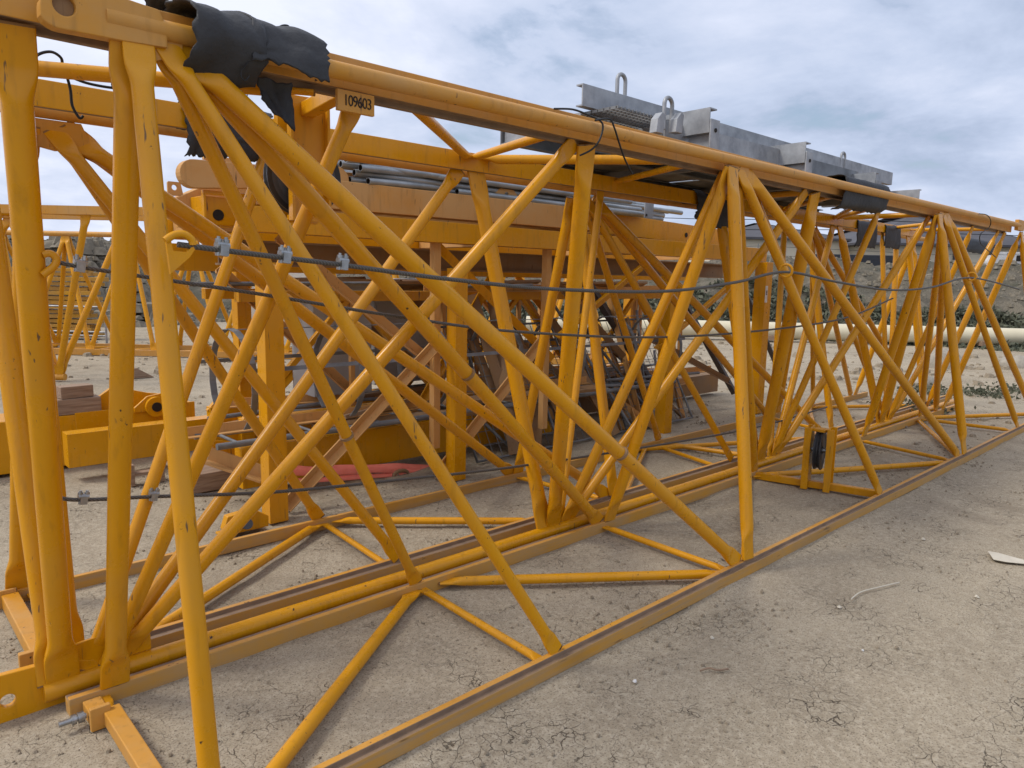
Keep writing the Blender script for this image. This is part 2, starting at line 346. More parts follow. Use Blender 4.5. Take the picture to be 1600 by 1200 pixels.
# ------------------------------------------------------------------ the three nested jib sections
# node lines: (y, z) where lattice tubes meet each chord
NODE = {'N': (1.902, .064), 'M1': (2.832, .064), 'M2': (2.955, .085), 'M3': (3.165, .064), 'F': (4.03, .064),
        'T1': (2.262, 2.245), 'R1': (2.372, 2.235), 'R2': (3.275, 2.20), 'T3': (3.5, 2.16)}
def on(ch, u, v):
    """point of a node line nearest the sight line through a photo pixel"""
    y, z = NODE[ch]; r = (at(u, v, d=1) - EYE); c_ = V((0, y, z)) - EYE
    a11, a12, a22 = r.dot(r), -r.x, 1.0; b1, b2 = r.dot(c_), -c_.x
    det = a11 * a22 - a12 * a12; s_ = (a11 * b2 - a12 * b1) / det
    return V((s_, y, z))
def rail(x0, x1, y0, y1, z0, z1, strip_hi_y, flip=False):
    """trolley rail: box with a raised strip along one edge and a worn ledge beside it"""
    mb = MB(); hs = .012; sw = .028; zt = z1 - hs; la = zt - .010
    ys = (y1 - sw, y1) if strip_hi_y else (y0, y0 + sw)
    yl = (y0, y1 - sw) if strip_hi_y else (y0 + sw, y1)
    prof = [(y0, z0), (y1, z0), (y1, z1), (ys[0], z1), (ys[0], la), (y0, zt)] if strip_hi_y else \
           [(y0, z0), (y1, z0), (y1, zt), (ys[1], la), (ys[1], z1), (y0, z1)]
    if flip: prof = [(y, z0 + z1 - z) for y, z in prof][::-1]
    k = len(prof); N_ = 24; vs = []
    for i in range(N_ + 1):
        x = x0 + (x1 - x0) * i / N_
        vs += [(x, y, z) for y, z in prof]
    for i in range(N_):
        for j in range(k):
            p = prof[j]; q = prof[(j + 1) % k]
            inner = (min(abs(p[1] - (z1 if not flip else z0)), abs(q[1] - (z1 if not flip else z0))) > .001 or abs(p[0] - q[0]) < .001) and \
                    abs(p[1] - (z0 if not flip else z1)) > .018 and abs(q[1] - (z0 if not flip else z1)) > .018 and \
                    not (abs(p[0] - q[0]) < 1e-6 and p[0] in (y0, y1))
            mb.f.append([i * k + j, i * k + (j + 1) % k, (i + 1) * k + (j + 1) % k, (i + 1) * k + j]); top = abs(p[1] - q[1]) < 1e-6 and abs(p[1] - (z1 if not flip else z0)) < 1e-6; mb.m.append(1 if inner else 2 if top else 0); mb.sm.append(False)
    mb.v += [V(p) for p in vs]
    o = len(mb.v); mb.f.append(list(range(k))); mb.m.append(0); mb.sm.append(False)
    mb.f.append(list(range(N_ * k + k - 1, N_ * k - 1, -1))); mb.m.append(0); mb.sm.append(False)
    return mb
def lattice(root, name, a, b, r, nrm, mat=None, fl=(True, True)):
    mb = MB(); mb.ftube(a, b, r, nrm, *fl); return mb.build(name, [mat or YEL, WELD], root)
def facen(c1, c2):
    """normal of the lattice face holding two chords parallel to x"""
    y1, z1 = NODE[c1]; y2, z2 = NODE[c2]; d = V((0, y2 - y1, z2 - z1)).normalized(); return V((1, 0, 0)).cross(d)
def off(p, nrm, k): return p + V(nrm) * k
def fan(root, cA, cB, lst, side=1):
    """lattice tubes between two chords; list of (pixel on A, pixel on B, radius) or explicit x values"""
    nn = facen(cA, cB)
    for i, (pa, pb, r) in enumerate(lst):
        a = on(cA, *pa) if isinstance(pa, tuple) else V((pa,) + NODE[cA]); b_ = on(cB, *pb) if isinstance(pb, tuple) else V((pb,) + NODE[cB])
        k = ((i % 3) - 1) * .009
        lattice(root, 'lattice_tube', off(a, nn, k), off(b_, nn, k), r, nn)
def brace(root, cA, cB, lst, z):
    for pa, pb, r in lst:
        a = on(cA, *pa) if isinstance(pa, tuple) else V((pa,) + NODE[cA]); b_ = on(cB, *pb) if isinstance(pb, tuple) else V((pb,) + NODE[cB])
        a.z = z; b_.z = z - .0
        lattice(root, 'cross_brace', a, b_, r, (0, 0, 1))
def joints(root, pts):
    for p, d, r in pts:
        mb = MB(); d = V(d).normalized(); mb.path([V(p) - d * .006, V(p) + d * .006], r * 1.06, 20); mb.build('weld_ring', BROWN, root)

# ---- near upright section
J1 = thing('jib_section', 'nearest upright yellow lattice jib section, its front rail edging the open dirt', 'crane section', (5.3, 2.28, 0), 'nested crane jib sections')
rail(.32, 11.5, 1.862, 1.918, -.004, .070, True).build('bottom_rail', [RAILM, GROOVE, YEL2], J1, .004)
rail(.50, 10.7, 2.815, 2.882, -.004, .070, False).build('bottom_rail', [RAILM, GROOVE, YEL2], J1, .004)
T1a = at(163, 27, y=2.26); T1b = at(1592, 352, y=2.26)
mb = MB(); mb.tube(T1a, T1b, .0285, 24); mb.build('apex_tube', YEL2, J1)
mb = MB(); lug = [at(62, 0, y=2.24), at(62, 22, y=2.24), at(70, 34, y=2.24), at(88, 44, y=2.24), at(183, 62, y=2.24), at(262, 78, y=2.24), at(262, 20, y=2.24), at(180, -8, y=2.24), at(110, -38, y=2.24), at(78, -24, y=2.24)]
hc = at(100, 8, y=2.24)
mb.plate([(p.x, p.z) for p in lug], (hc.x, hc.z), .026, 2.238, 2.282); lg = mb.build('lug_plate', YEL2, J1, .004)
mb = MB(); mb.disc((hc.x, 2.285, hc.z), (0, 1, 0), .0255, .06); mb.build('pin', BROWN, lg)
far_lug = T1b
mb = MB(); mb.prism([(far_lug.x - .1, far_lug.z - .06), (far_lug.x + .16, far_lug.z - .06), (far_lug.x + .2, far_lug.z), (far_lug.x + .16, far_lug.z + .06), (far_lug.x - .1, far_lug.z + .06)], 2.24, 2.28); mb.build('lug_plate', YEL2, J1, .004)
RV, RD, RM = .037, .031, .028
fan(J1, 'T1', 'N', [((212, 88), (331, 1275), .0295), ((252, 112), (866, 1008), .0245), ((272, 95), (1150, 868), .033),
    ((1143, 258), (1163, 868), .036), ((1155, 262), (1373, 768), .029), ((1168, 262), (1494, 704), .033),
    ((1466, 334), (1503, 706), .038), ((1474, 336), (1588, 664), .03), ((1482, 336), 10.4, .034), (10.28, 10.5, .036)])
fan(J1, 'T1', 'M1', [((200, 90), (178, 1068), .035), ((246, 118), (651, 912), .0245), ((266, 102), (934, 806), .033),
    ((1138, 262), (947, 805), .036), ((1150, 268), (1180, 738), .028), ((1160, 266), (1340, 692), .033),
    ((1462, 338), (1352, 688), .038), ((1472, 340), (1440, 655), .03), ((1478, 338), 9.9, .034), (10.26, 10.1, .036)])
# gussets under the apex tube
for (u, v), wd in (((232, 82), .17), ((1156, 258), .2), ((1474, 334), .26)):
    c = on('T1', u, v)
    mb = MB(); x0 = c.x - wd * .45
    mb.prism([(x0, 2.26), (x0 + wd, 2.265), (x0 + wd * .95, 2.21), (x0 + wd * .3, 2.165), (x0 + .01, 2.17)], 2.255, 2.271); mb.build('gusset', YEL2, J1, .002)
brace(J1, 'M1', 'N', [((652, 925), (366, 1257), .027), ((662, 928), (852, 1022), .018), ((690, 916), (1138, 886), .025),
    ((945, 823), (1140, 880), .019), ((1172, 748), (1160, 872), .02), ((1176, 744), (1486, 714), .024),
    ((1347, 697), (1490, 714), .018), ((1437, 658), (1497, 707), .022), ((1440, 655), (1586, 668), .02), ((1445, 652), (1640, 640), .024), (.6, .6, .022)], .036)
# end strut with bolted plate
xs = .605
mb = MB(); mb.bar((xs, 2.70, .034), (xs, 1.921, .034), .058, .052); mb.build('end_strut', YEL2, J1, .004)
mb = MB(); mb.box((.535, 2.675, -.002), (.60, 2.695, .082)); mb.box((.54, 2.697, .0), (.60, 2.812, .05)); ep = mb.build('end_plate', YEL2, J1, .003)
mb = MB(); mb.path([(.534, 2.735, .036), (.45, 2.735, .036)], .010, 12); mb.path([(.528, 2.735, .036), (.508, 2.735, .036)], .019, 6); mb.path([(.503, 2.735, .036), (.488, 2.735, .036)], .018, 6)
mb.build('bolt', BOLT, ep)
# sheave bracket on the box strut
def sheave_bracket(root, pm, pn, zbase, up, at_t):
    a = V(pm); b_ = V(pn)
    mb = MB(); mb.bar(a, b_, .055, .055); st = mb.build('box_strut', YEL, root, .004)
    d = (b_ - a).normalized(); c = a.lerp(b_, at_t); s = V((-d.y, d.x, 0))
    br = thing_part = None
    z0, z1 = (zbase, zbase + .49 * up)
    mb = MB()
    for k in (-1, 1):
        q = c + d * (.062 * k)
        # channel upright: web across the strut, flanges lengthwise
        w2 = .075
        mb.bar((q.x, q.y, min(z0, z1)), (q.x, q.y, max(z0, z1)), .012, w2 * 2, up=s)
        for f_ in (-1, 1):
            g = q + s * (w2 * f_) + d * (.02 * k)
            mb.bar((g.x, g.y, min(z0, z1)), (g.x, g.y, max(z0, z1)), .05, .012, up=s)
    ztop = z1 - .02 * up
    mb.box((c.x - .05, c.y - .05, ztop - .01), (c.x + .05, c.y + .05, ztop + .01))
    br = mb.build('sheave_bracket', YEL, root, .002)
    zc = z0 + .31 * up; mb = MB(); ax = d; R_ = .155
    # sheave: rim with a groove
    cc = V((c.x, c.y, zc))
    prof = [(0.03, .022), (R_ * .72, .016), (R_ * .86, .02), (R_, .026), (R_, .018), (R_ * .9, .004), (R_ * .9, -.004), (R_, -.018), (R_, -.026), (R_ * .86, -.02), (R_ * .72, -.016), (.03, -.022)]
    n_ = 40; e1 = V((0, 0, 1)); e2 = ax.cross(e1); vs_ = []; fs_ = []; ms_ = []
    for i in range(n_):
        an = 2 * PI * i / n_; rad = e1 * math.cos(an) + e2 * math.sin(an)
        vs_ += [cc + rad * p + ax * h for p, h in prof]
    k_ = len(prof)
    for i in range(n_):
        i2 = (i + 1) % n_
        for j in range(k_):
            mi = 0 if 2 <= j <= 8 else 1
            mb.add([vs_[i * k_ + j], vs_[i * k_ + (j + 1) % k_], vs_[i2 * k_ + (j + 1) % k_], vs_[i2 * k_ + j]], [(0, 1, 2, 3)], mi, False)
    mb.build('sheave', [TYRE, SHEAVE], br)
    mb = MB(); mb.path([cc - ax * .075, cc + ax * .075], .018, 12); mb.build('axle', BOLT, br)
sheave_bracket(J1, at(1180, 742, z=.035), at(1372, 772, z=.035), .004, 1, .52)

# ---- middle section, upside down
J2 = thing('jib_section', 'upside-down yellow lattice jib section nested between two upright ones, plate 109603 on its rail', 'crane section', (5.0, 2.83, 0), 'nested crane jib sections')
z2 = .085
rail(-.6, 10.15, 2.327, 2.417, 2.222, 2.343, True, True).build('top_rail', [YEL2, GROOVE, GROOVE], J2, .004)
rail(-.6, 10.0, 3.237, 3.327, 2.188, 2.288, False, True).build('top_rail', [YEL, GROOVE, GROOVE], J2, .004)
mb = MB(); mb.tube((.445, 2.945, .060), (10.9, 2.945, .060), .0365, 24); mb.build('apex_tube', YEL, J2)
lx = at(85, 1060, y=2.87); lp = [at(-60, 1072, y=2.87), at(70, 1040, y=2.87), at(215, 1000, y=2.87), at(212, 1050, y=2.87), at(120, 1092, y=2.87), at(-40, 1140, y=2.87)]
mb = MB(); hc = at(13, 1096, y=2.95)
x_l = hc.x - .12
mb.plate([(x_l, -.01), (.62, -.01), (.66, .03), (.66, .11), (.50, .165), (x_l, .175)], (hc.x, .069), .024, 2.952, 2.980); mb.build('lug_plate', YEL, J2, .004)
mb = MB(); mb.prism([(.44, .095), (.82, .095), (.82, .16), (.70, .215), (.44, .20)], 2.954, 2.968); mb.build('gusset', YEL, J2, .003)
mb = MB(); c = on('M2', 862, 815); mb.prism([(c.x - .12, .09), (c.x + .2, .09), (c.x + .16, .17), (c.x - .1, .17)], 2.954, 2.968); mb.build('gusset', YEL, J2, .003)
fan(J2, 'R1', 'M2', [((15, 20), (90, 1012), .039), ((560, 150), (160, 985), .027), ((900, 228), (172, 985), .030),
    ((914, 226), (862, 820), .041), ((1132, 264), (878, 806), .027), ((1264, 294), (886, 802), .030),
    ((1274, 294), (1187, 722), .046), ((1378, 318), (1205, 708), .028), ((1455, 336), (1212, 704), .033),
    ((1462, 336), (1377, 664), .044), ((1522, 350), (1388, 658), .028), ((1562, 361), (1392, 655), .03), ((1570, 361), 9.85, .034)])
fan(J2, 'R2', 'M2', [((-47, 95), (74, 1005), .037), ((424, 195), (128, 998), .026), ((720, 262), (150, 990), .030),
    ((742, 262), (848, 822), .043), ((940, 290), (870, 806), .024), ((1112, 308), (882, 800), .033),
    ((1125, 310), (1180, 722), .043), ((1230, 328), (1200, 708), .026), ((1306, 342), (1208, 704), .031),
    ((1312, 344), (1374, 664), .040), ((1380, 356), (1386, 658), .026), (9.3, (1390, 655), .03), (9.6, 9.8, .034)])
brace(J2, 'R2', 'R1', [((735, 247), (632, 160), .024), ((738, 245), (872, 212), .022), ((745, 248), (1075, 252), .026),
    ((962, 284), (1088, 257), .02), ((1225, 325), (1312, 312), .02), ((1230, 325), (1272, 292), .022), ((1122, 312), (1290, 318), .022),
    ((1306, 337), (1352, 321), .02), ((1308, 337), (1382, 333), .022), ((1306, 340), (1455, 345), .024), ((1400, 352), (1500, 352), .02), (9.6, 9.9, .022)], 2.262)
lattice(J2, 'cross_brace', V((-.45, 3.25, 2.215)), V((1.28, 2.38, 2.215)), .024, (0, 0, 1))
mb = MB(); a_ = at(526, 128, y=2.305); b2 = at(584, 157, y=2.305)
mb.box((a_.x, 2.300, 2.155), (b2.x, 2.316, 2.225)); plate = mb.build('number_plate', YEL2, J2, .002)
tcv = bpy.data.curves.new('text', 'FONT'); tcv.body = '109603'; tcv.size = .046; tcv.extrude = .001; tcv.align_x = 'CENTER'; tcv.align_y = 'CENTER'; tcv.space_character = .88
to = bpy.data.objects.new('text', tcv); COL.objects.link(to); bpy.context.view_layer.update()
me = bpy.data.meshes.new_from_object(to.evaluated_get(bpy.context.evaluated_depsgraph_get())); bpy.data.objects.remove(to)
for vv in me.vertices: vv.co = V((vv.co.x * .92 + (a_.x + b2.x) / 2 + .005, 2.2985 - vv.co.z, vv.co.y * 1.12 + 2.19)) - V(J2['_o'])
me.materials.clear(); me.materials.append(LAB)
to = bpy.data.objects.new('number_marking', me); COL.objects.link(to); to.parent = plate; to['_o'] = J2['_o']
sheave_bracket(J2, on('R2', 424, 195) + V((0, 0, .04)), on('R1', 545, 145) + V((0, 0, .02)), 2.30, -1, .46)

# ---- rear upright section
J3 = thing('jib_section', 'rear upright yellow lattice jib section, its far rail beside the steel frame posts', 'crane section', (5.3, 3.5, 0), 'nested crane jib sections')
rail(.46, 11.5, 3.115, 3.192, -.004, .070, True).build('bottom_rail', [RAILM, GROOVE, YEL2], J3, .004)
rail(.32, 10.8, 3.998, 4.062, -.004, .070, False).build('bottom_rail', [RAILM, GROOVE, YEL2], J3, .004)
mb = MB(); mb.tube((.45, 3.5, 2.222), (10.9, 3.5, 2.222), .029, 24); mb.build('apex_tube', YEL2, J3)
fan(J3, 'T3', 'F', [((38, 190), (26, 912), .036), ((86, 200), (502, 826), .029), ((100, 195), (800, 733), .034),
    ((893, 302), (806, 730), .036), (3.95, (1030, 690), .028), (4.05, (1200, 648), .033), (7.45, (1215, 645), .034), (7.55, 9.1, .028), (7.62, 10.3, .032), (10.5, 10.4, .036)])
fan(J3, 'T3', 'M3', [((30, 190), (108, 1015), .037), ((80, 202), (622, 868), .028), ((96, 198), (950, 768), .033),
    ((902, 302), (956, 768), .036), (3.98, (1142, 714), .028), (4.08, (1285, 676), .033), (7.45, (1298, 672), .034), (7.56, 9.1, .028), (7.64, 10.3, .032), (10.5, 10.5, .036)])
mb = MB(); c = on('T3', 74, 188); mb.prism([(c.x - .1, 2.19), (c.x + .12, 2.19), (c.x + .16, 2.09), (c.x + .02, 2.07), (c.x - .09, 2.09)], 3.492, 3.508); mb.build('gusset', YEL2, J3, .002)
brace(J3, 'F', 'M3', [((505, 835), (210, 985), .026), ((508, 832), (606, 870), .017), ((520, 822), (840, 800), .023), ((805, 735), (950, 775), .018),
    ((1010, 692), (975, 765), .02), ((1022, 700), (1120, 718), .018), ((1030, 690), (1170, 690), .022), ((1200, 650), (1300, 672), .018), (5.3, 7.2, .022), (9.0, 7.3, .022), (9.0, 10.4, .022), (.6, .6, .022)], .036)
mb = MB(); mb.bar((.50, 3.99, .038), (.50, 3.28, .038), .07, .066); mb.build('end_strut', YEL2, J3, .005)
mb = MB(); mb.box((.36, 3.978, .0), (.53, 3.992, .09)); mb.build('end_plate', YEL2, J3, .003)
mb = MB(); mb.box((.42, 3.245, .0), (.56, 3.275, .09)); mb.build('end_plate', YEL2, J3, .003)
joints(J1, [(on('T1', 272, 95).lerp(on('N', 1150, 868), .66), on('N', 1150, 868) - on('T1', 272, 95), .033)])
joints(J1, [(on('T1', 246, 118).lerp(on('M1', 651, 912), .60), on('M1', 651, 912) - on('T1', 246, 118), .028)])
joints(J1, [(on('T1', 266, 102).lerp(on('M1', 934, 806), .5), on('M1', 934, 806) - on('T1', 266, 102), .033)])
# ------------------------------------------------------------------ steel frame behind the jibs
S = thing('steel_trestle', 'tall yellow steel frame of posts, beams and angle braces standing behind the jib sections', 'trestle', (5.1, 5.2, 0))
def spart(name, mb, mat=YEL, bev=.003, parent=S): return mb.build(name, mat, parent, bev)
for x, y, wd, z1 in ((2.0, 4.36, .125, 1.66), (3.52, 4.38, .115, 1.66), (6.35, 4.40, .13, 1.66), (8.25, 4.38, .15, 1.84), (2.55, 6.1, .12, 1.66), (5.0, 6.1, .12, 1.66), (7.9, 6.1, .13, 1.66)):
    mb = MB(); mb.box((x - wd / 2, y - wd / 2, .0), (x + wd / 2, y + wd / 2, z1)); spart('post', mb, YEL)
for x, y in ((3.40, 4.5), (4.62, 4.5)):
    mb = MB(); mb.sweep((x, y, .25), (x, y, 1.97), [(-.03, -.03), (.03, -.03), (.03, -.022), (-.022, -.022), (-.022, .03), (-.03, .03)], (1, 0, 0)); spart('slim_upright', mb, TAN, 0)
IB = [(-.06, -.09), (.06, -.09), (.06, -.075), (.008, -.075), (.008, .075), (.06, .075), (.06, .09), (-.06, .09), (-.06, .075), (-.008, .075), (-.008, -.075), (-.06, -.075)]
mb = MB(); mb.bar((1.9, 4.47, 1.925), (8.35, 4.47, 1.925), .12, .155); spart('upper_beam', mb, YEL)
mb = MB(); mb.sweep((2.0, 5.15, 1.735), (8.6, 5.15, 1.735), IB); spart('lower_beam', mb, BROWN, 0)
mb = MB(); mb.bar((1.8, 5.75, 1.70), (8.6, 5.75, 1.70), .10, .20); spart('lower_beam', mb, YEL)
mb = MB(); mb.bar((1.9, 6.1, 1.92), (8.35, 6.1, 1.92), .12, .15); spart('upper_beam', mb, YEL)
for x in (2.05, 4.4, 6.4, 8.2):
    mb = MB(); mb.bar((x, 4.54, 1.93), (x, 6.03, 1.93), .10, .12); spart('cross_beam', mb, TAN)
mb = MB(); mb.bar((2.05, 5.05, .20), (5.6, 5.05, .20), .13, .30); spart('sill_beam', mb, YEL)
mb = MB(); mb.bar((5.2, 5.55, .17), (9.2, 5.55, .17), .16, .26); spart('sill_beam', mb, BROWN)
mb = MB(); mb.bar((1.2, 6.2, .24), (8.2, 6.2, .24), .15, .26); spart('sill_beam', mb, YEL)
LP = [(-.035, -.035), (.035, -.035), (.035, -.026), (-.026, -.026), (-.026, .035), (-.035, .035)]
for a, b, mt in (((2.1, 4.42, .05), (3.4, 4.42, 1.12), TAN), ((3.38, 4.42, .06), (4.5, 4.42, 1.05), TAN), ((2.17, 4.56, 1.83), (3.5, 4.56, .86), TAN),
                 ((3.4, 4.50, 1.84), (4.75, 4.50, .86), YEL), ((6.05, 4.42, 1.84), (4.7, 4.42, 1.1), YEL), ((8.1, 4.42, 1.84), (6.2, 4.42, .92), YEL),
                 ((5.1, 4.9, 1.62), (6.3, 4.9, .75), BROWN), ((4.7, 5.0, 1.0), (6.2, 5.0, .15), BROWN), ((6.4, 4.7, 1.0), (8.2, 4.7, .35), BROWN),
                 ((3.0, 5.7, 1.6), (4.4, 5.7, .5), BROWN), ((5.4, 5.9, .4), (4.0, 5.9, 1.55), BROWN), ((2.1, 5.4, 1.62), (3.2, 5.4, .6), TAN), ((5.6, 5.9, 1.6), (7.0, 5.9, .4), YEL), ((2.6, 6.0, .4), (3.9, 6.0, 1.6), YEL), ((6.6, 5.9, .4), (5.6, 5.9, 1.5), TAN), ((3.7, 5.2, .35), (4.6, 5.2, 1.6), YEL), ((7.2, 5.6, .4), (8.2, 5.6, 1.6), YEL)):
    mb = MB(); mb.sweep(a, b, LP, (0, -.4, 1)); spart('angle_brace', mb, mt, 0)
st = at(1197, 465, y=4.30)
mb = MB(); mb.box((st.x - .025, 4.297, 1.36), (st.x + .025, 4.303, 1.56)); stk = spart('sticker', mb, WHITE, 0, S)
mb = MB()
for zc in (1.46, 1.478, 1.496):
    mb.box((st.x - .012, 4.2945, zc - .006), (st.x + .012, 4.2972, zc + .006))
mb.build('mark', LAB, stk)

def beam(name, label, cat, a, b, w, h, mat, group=None, lugs=(), prof=None, holes=()):
    a, b = V(a), V(b); c = (a + b) / 2; r = thing(name, label, cat, (c.x, c.y, min(a.z, b.z) - h / 2), group)
    mb = MB()
    if prof: mb.sweep(a, b, prof)
    else: mb.bar(a, b, w, h)
    mb.build('box_section', mat, r, .004)
    for x, z, dx in lugs:
        y = a.y + (b.y - a.y) * (x - a.x) / (b.x - a.x); m2 = MB()
        m2.plate([(x - dx, z - .01), (x + dx, z - .01), (x + dx, z + .05), (x + dx * .6, z + .10), (x - dx * .6, z + .10), (x - dx, z + .05)], (x, z + .055), .022, y - .012, y + .012)
        m2.build('lug', mat, r, .002)
    for x, z, rr in holes:
        y = min(a.y, b.y) - w / 2; m2 = MB(); m2.disc((x, y, z), (0, 1, 0), rr, .012, 20); m2.build('bolt_hole', DARK, r)
    return r
# tie bars lying on the frame
B1 = beam('tie_beam', 'long faded orange box beam with a dark scraped patch, topped by a holed lug', 'steel beam', (2.05, 4.55, 2.125), (5.25, 4.53, 2.135), .16, .19, TAN, 'beams lying on the steel frame', [(2.55, 2.22, .13), (4.15, 2.22, .13)], None, [(3.86, 2.14, .02)])
mb = MB(); mb.prism([(3.40, 2.035), (3.56, 2.215), (3.78, 2.215), (3.93, 2.035)], 4.462, 4.466); mb.build('scraped_patch', simple('scraped_primer', (.13, .08, .055), .7, 0, (.28, .17, .09), 14), B1)
beam('tie_beam', 'bright yellow box beam with bolt holes at its right end, under the galvanised platform', 'steel beam', (5.22, 4.72, 2.15), (8.15, 4.72, 2.09), .16, .20, YEL, 'beams lying on the steel frame', [(7.9, 2.18, .10)], None, [(6.95, 2.10, .025), (7.85, 2.07, .03)])
beam('tie_beam', 'tan box beam lying behind the faded beam, its rounded end poking out left', 'steel beam', (1.95, 5.3, 2.11), (6.3, 5.35, 2.11), .14, .20, TAN, 'beams lying on the steel frame')
# round-ended hanger bar at the left end of the heap
H = thing('hanger_bar', 'orange hanger bar with a round end and dark pin hole, atop the heap', 'steel bar', (2.0, 4.75, 2.2), None)
c0 = at(300, 272, y=4.7); c1 = at(560, 285, y=4.7); mb = MB(); o_ = []
for k in range(13):
    a = PI / 2 + PI * k / 12; o_.append((c0.x + .085 * math.cos(a), c0.z + .085 * math.sin(a)))
o_ += [(c1.x, c1.z - .05), (c1.x, c1.z + .06)]
mb.prism(o_, 4.66, 4.74); mb.build('bar', TAN, H, .003)
hh = at(347, 272, y=4.66); mb = MB(); mb.disc((hh.x, 4.66, hh.z), (0, 1, 0), .025, .014, 24); mb.build('pin_hole', DARK, H)
mb = MB(); mb.bar(at(318, 245, y=5.0), at(360, 252, y=5.0), .05, .03); mb.build('top_strap', TAN, H)
# gabled bracket with a small hole plate, left
G = thing('bracket_arm', 'tan bent bracket arm with a square holed tip plate, left of the heap', 'steel bracket', (1.9, 5.2, 1.6))
p = [at(268, 312, y=5.0), at(322, 288, y=5.0), at(365, 300, y=5.0), at(365, 335, y=5.0), at(300, 352, y=5.0), at(262, 330, y=5.0)]
mb = MB(); mb.prism([(q.x, q.z) for q in p], 4.96, 5.12); mb.build('arm', TAN, G, .004)
p = [at(261, 283, y=5.0), at(281, 285, y=5.0), at(286, 306, y=5.0), at(262, 306, y=5.0)]; hc = at(272, 293, y=5.0)
mb = MB(); mb.plate([(q.x, q.z) for q in p], (hc.x, hc.z), .018, 4.99, 5.01); mb.build('hole_plate', TAN, G)
# box cabinet-like chassis end with a porthole
K = thing('chassis_box', 'yellow welded steel box with a round porthole, under the round-ended hanger bar', 'steel box', (2.0, 5.0, 1.6))
a = at(316, 305, y=4.75); b_ = at(432, 358, y=4.75)
mb = MB(); mb.box((a.x, 4.75, b_.z), (b_.x, 5.25, a.z)); mb.build('shell', YEL, K, .005)
for u0, v0, u1, v1 in ((316, 303, 322, 360), (316, 303, 434, 308), (375, 315, 381, 358), (428, 308, 436, 360), (322, 354, 430, 360)):
    a = at(u0, v0, y=4.735); b2 = at(u1, v1, y=4.735); mb = MB(); mb.box((a.x, 4.715, b2.z), (b2.x, 4.752, a.z)); mb.build('rib', YEL, K, .002)
hh = at(341, 336, y=4.75); mb = MB(); mb.disc((hh.x, 4.75, hh.z), (0, 1, 0), .035, .012, 28); mb.build('porthole', DARK, K)

# lattice mast section lying inside the trestle
MS = thing('mast_section', 'square yellow lattice mast section lying inside the trestle, behind the caged ladder', 'crane section', (5.0, 5.8, .4))
my, mz, mx = (5.35, 6.0), (.45, 1.42), (2.2, 8.0)
for y in my:
    for z in mz:
        mb = MB(); mb.bar((mx[0], y, z), (mx[1], y, z), .085, .085); mb.build('chord', YEL, MS, .004)
nb = 6; sx = (mx[1] - mx[0]) / nb
for k in range(nb):
    a, b_ = mx[0] + k * sx, mx[0] + (k + 1) * sx
    for y in my:
        mb = MB(); mb.bar((a, y, mz[k % 2]), (b_, y, mz[1 - k % 2]), .045, .045); mb.build('diagonal', YEL, MS, .002)
        mb = MB(); mb.bar((b_, y, mz[0]), (b_, y, mz[1]), .04, .04, (1, 0, 0)); mb.build('strut', TAN, MS, .002)
    for z in mz:
        mb = MB(); mb.bar((a, my[k % 2], z), (b_, my[1 - k % 2], z), .04, .04); mb.build('diagonal', YEL, MS, .002)
# ---- scaffold tubes
rnd = random.Random(3); G_ = 'scaffold tubes lying on the beams'
k = 0; meshes = {}
def scaff(p0, p1):
    L = round((V(p1) - V(p0)).length, 1); d = (V(p1) - V(p0)).normalized()
    if L not in meshes:
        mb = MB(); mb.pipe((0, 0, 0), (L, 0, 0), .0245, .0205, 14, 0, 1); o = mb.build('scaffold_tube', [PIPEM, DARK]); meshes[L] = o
    else:
        o = meshes[L].copy(); COL.objects.link(o)
    o.location = p0; o.rotation_euler = V((1, 0, 0)).rotation_difference(d).to_euler()
    o['label'] = 'grey steel scaffold tube in the loose pile on top of the orange beams'; o['category'] = 'tube'; o['group'] = G_
rows = [(4.66, 2.40), (4.72, 2.41), (4.58, 2.395), (4.80, 2.405), (4.88, 2.40), (4.51, 2.345), (4.57, 2.348), (4.50, 2.247), (4.555, 2.247), (4.61, 2.247), (4.68, 2.247), (4.75, 2.25), (4.83, 2.25), (4.90, 2.25), (4.98, 2.25), (4.53, 2.296), (4.59, 2.297), (4.70, 2.298), (4.79, 2.30), (4.88, 2.30), (4.96, 2.30), (4.62, 2.345), (4.74, 2.347), (4.84, 2.35), (4.93, 2.35)]
for i, (y, z) in enumerate(rows):
    x0 = rnd.choice([2.62, 2.75, 2.7, 3.5, 3.65, 3.75]) + rnd.uniform(-.05, .05); L = rnd.choice([2.4, 2.6, 3.0])
    scaff((x0, y, z), (x0 + L, y + rnd.uniform(-.05, .05), z + .004))
for i, (y, z) in enumerate(rows):
    x0 = rnd.choice([4.5, 4.62, 4.7, 5.0]) + rnd.uniform(-.05, .05)
    scaff((x0 + .3, y + .25, z + .01), (x0 + 2.0 + rnd.uniform(-.5, .2), y + .3, z + .012))
for (u, v), (u2, v2) in (((563, 262), (760, 285)), ((575, 283), (760, 300)), ((716, 268), (600, 240)), ((714, 280), (590, 262)), ((540, 248), (700, 262))):
    a = at(u, v, y=4.47); b_ = at(u2, v2, y=4.62); scaff(a, a + (b_ - a).normalized() * (1.3 if u2 > u else .55))
pl = thing('flat_bar', 'short grey galvanised flat bar with a bolt hole, hanging at the tube ends', 'flat bar', (6.1, 4.5, 2.1))
a = at(1006, 312, y=4.42); b_ = at(1018, 342, y=4.42); mb = MB(); mb.box((a.x, 4.40, b_.z), (b_.x, 4.41, a.z)); mb.build('bar', GALV, pl)
hh = at(1010, 336, y=4.40); mb = MB(); mb.disc((hh.x, 4.399, hh.z), (0, 1, 0), .012, .008); mb.build('bolt_hole', DARK, pl)

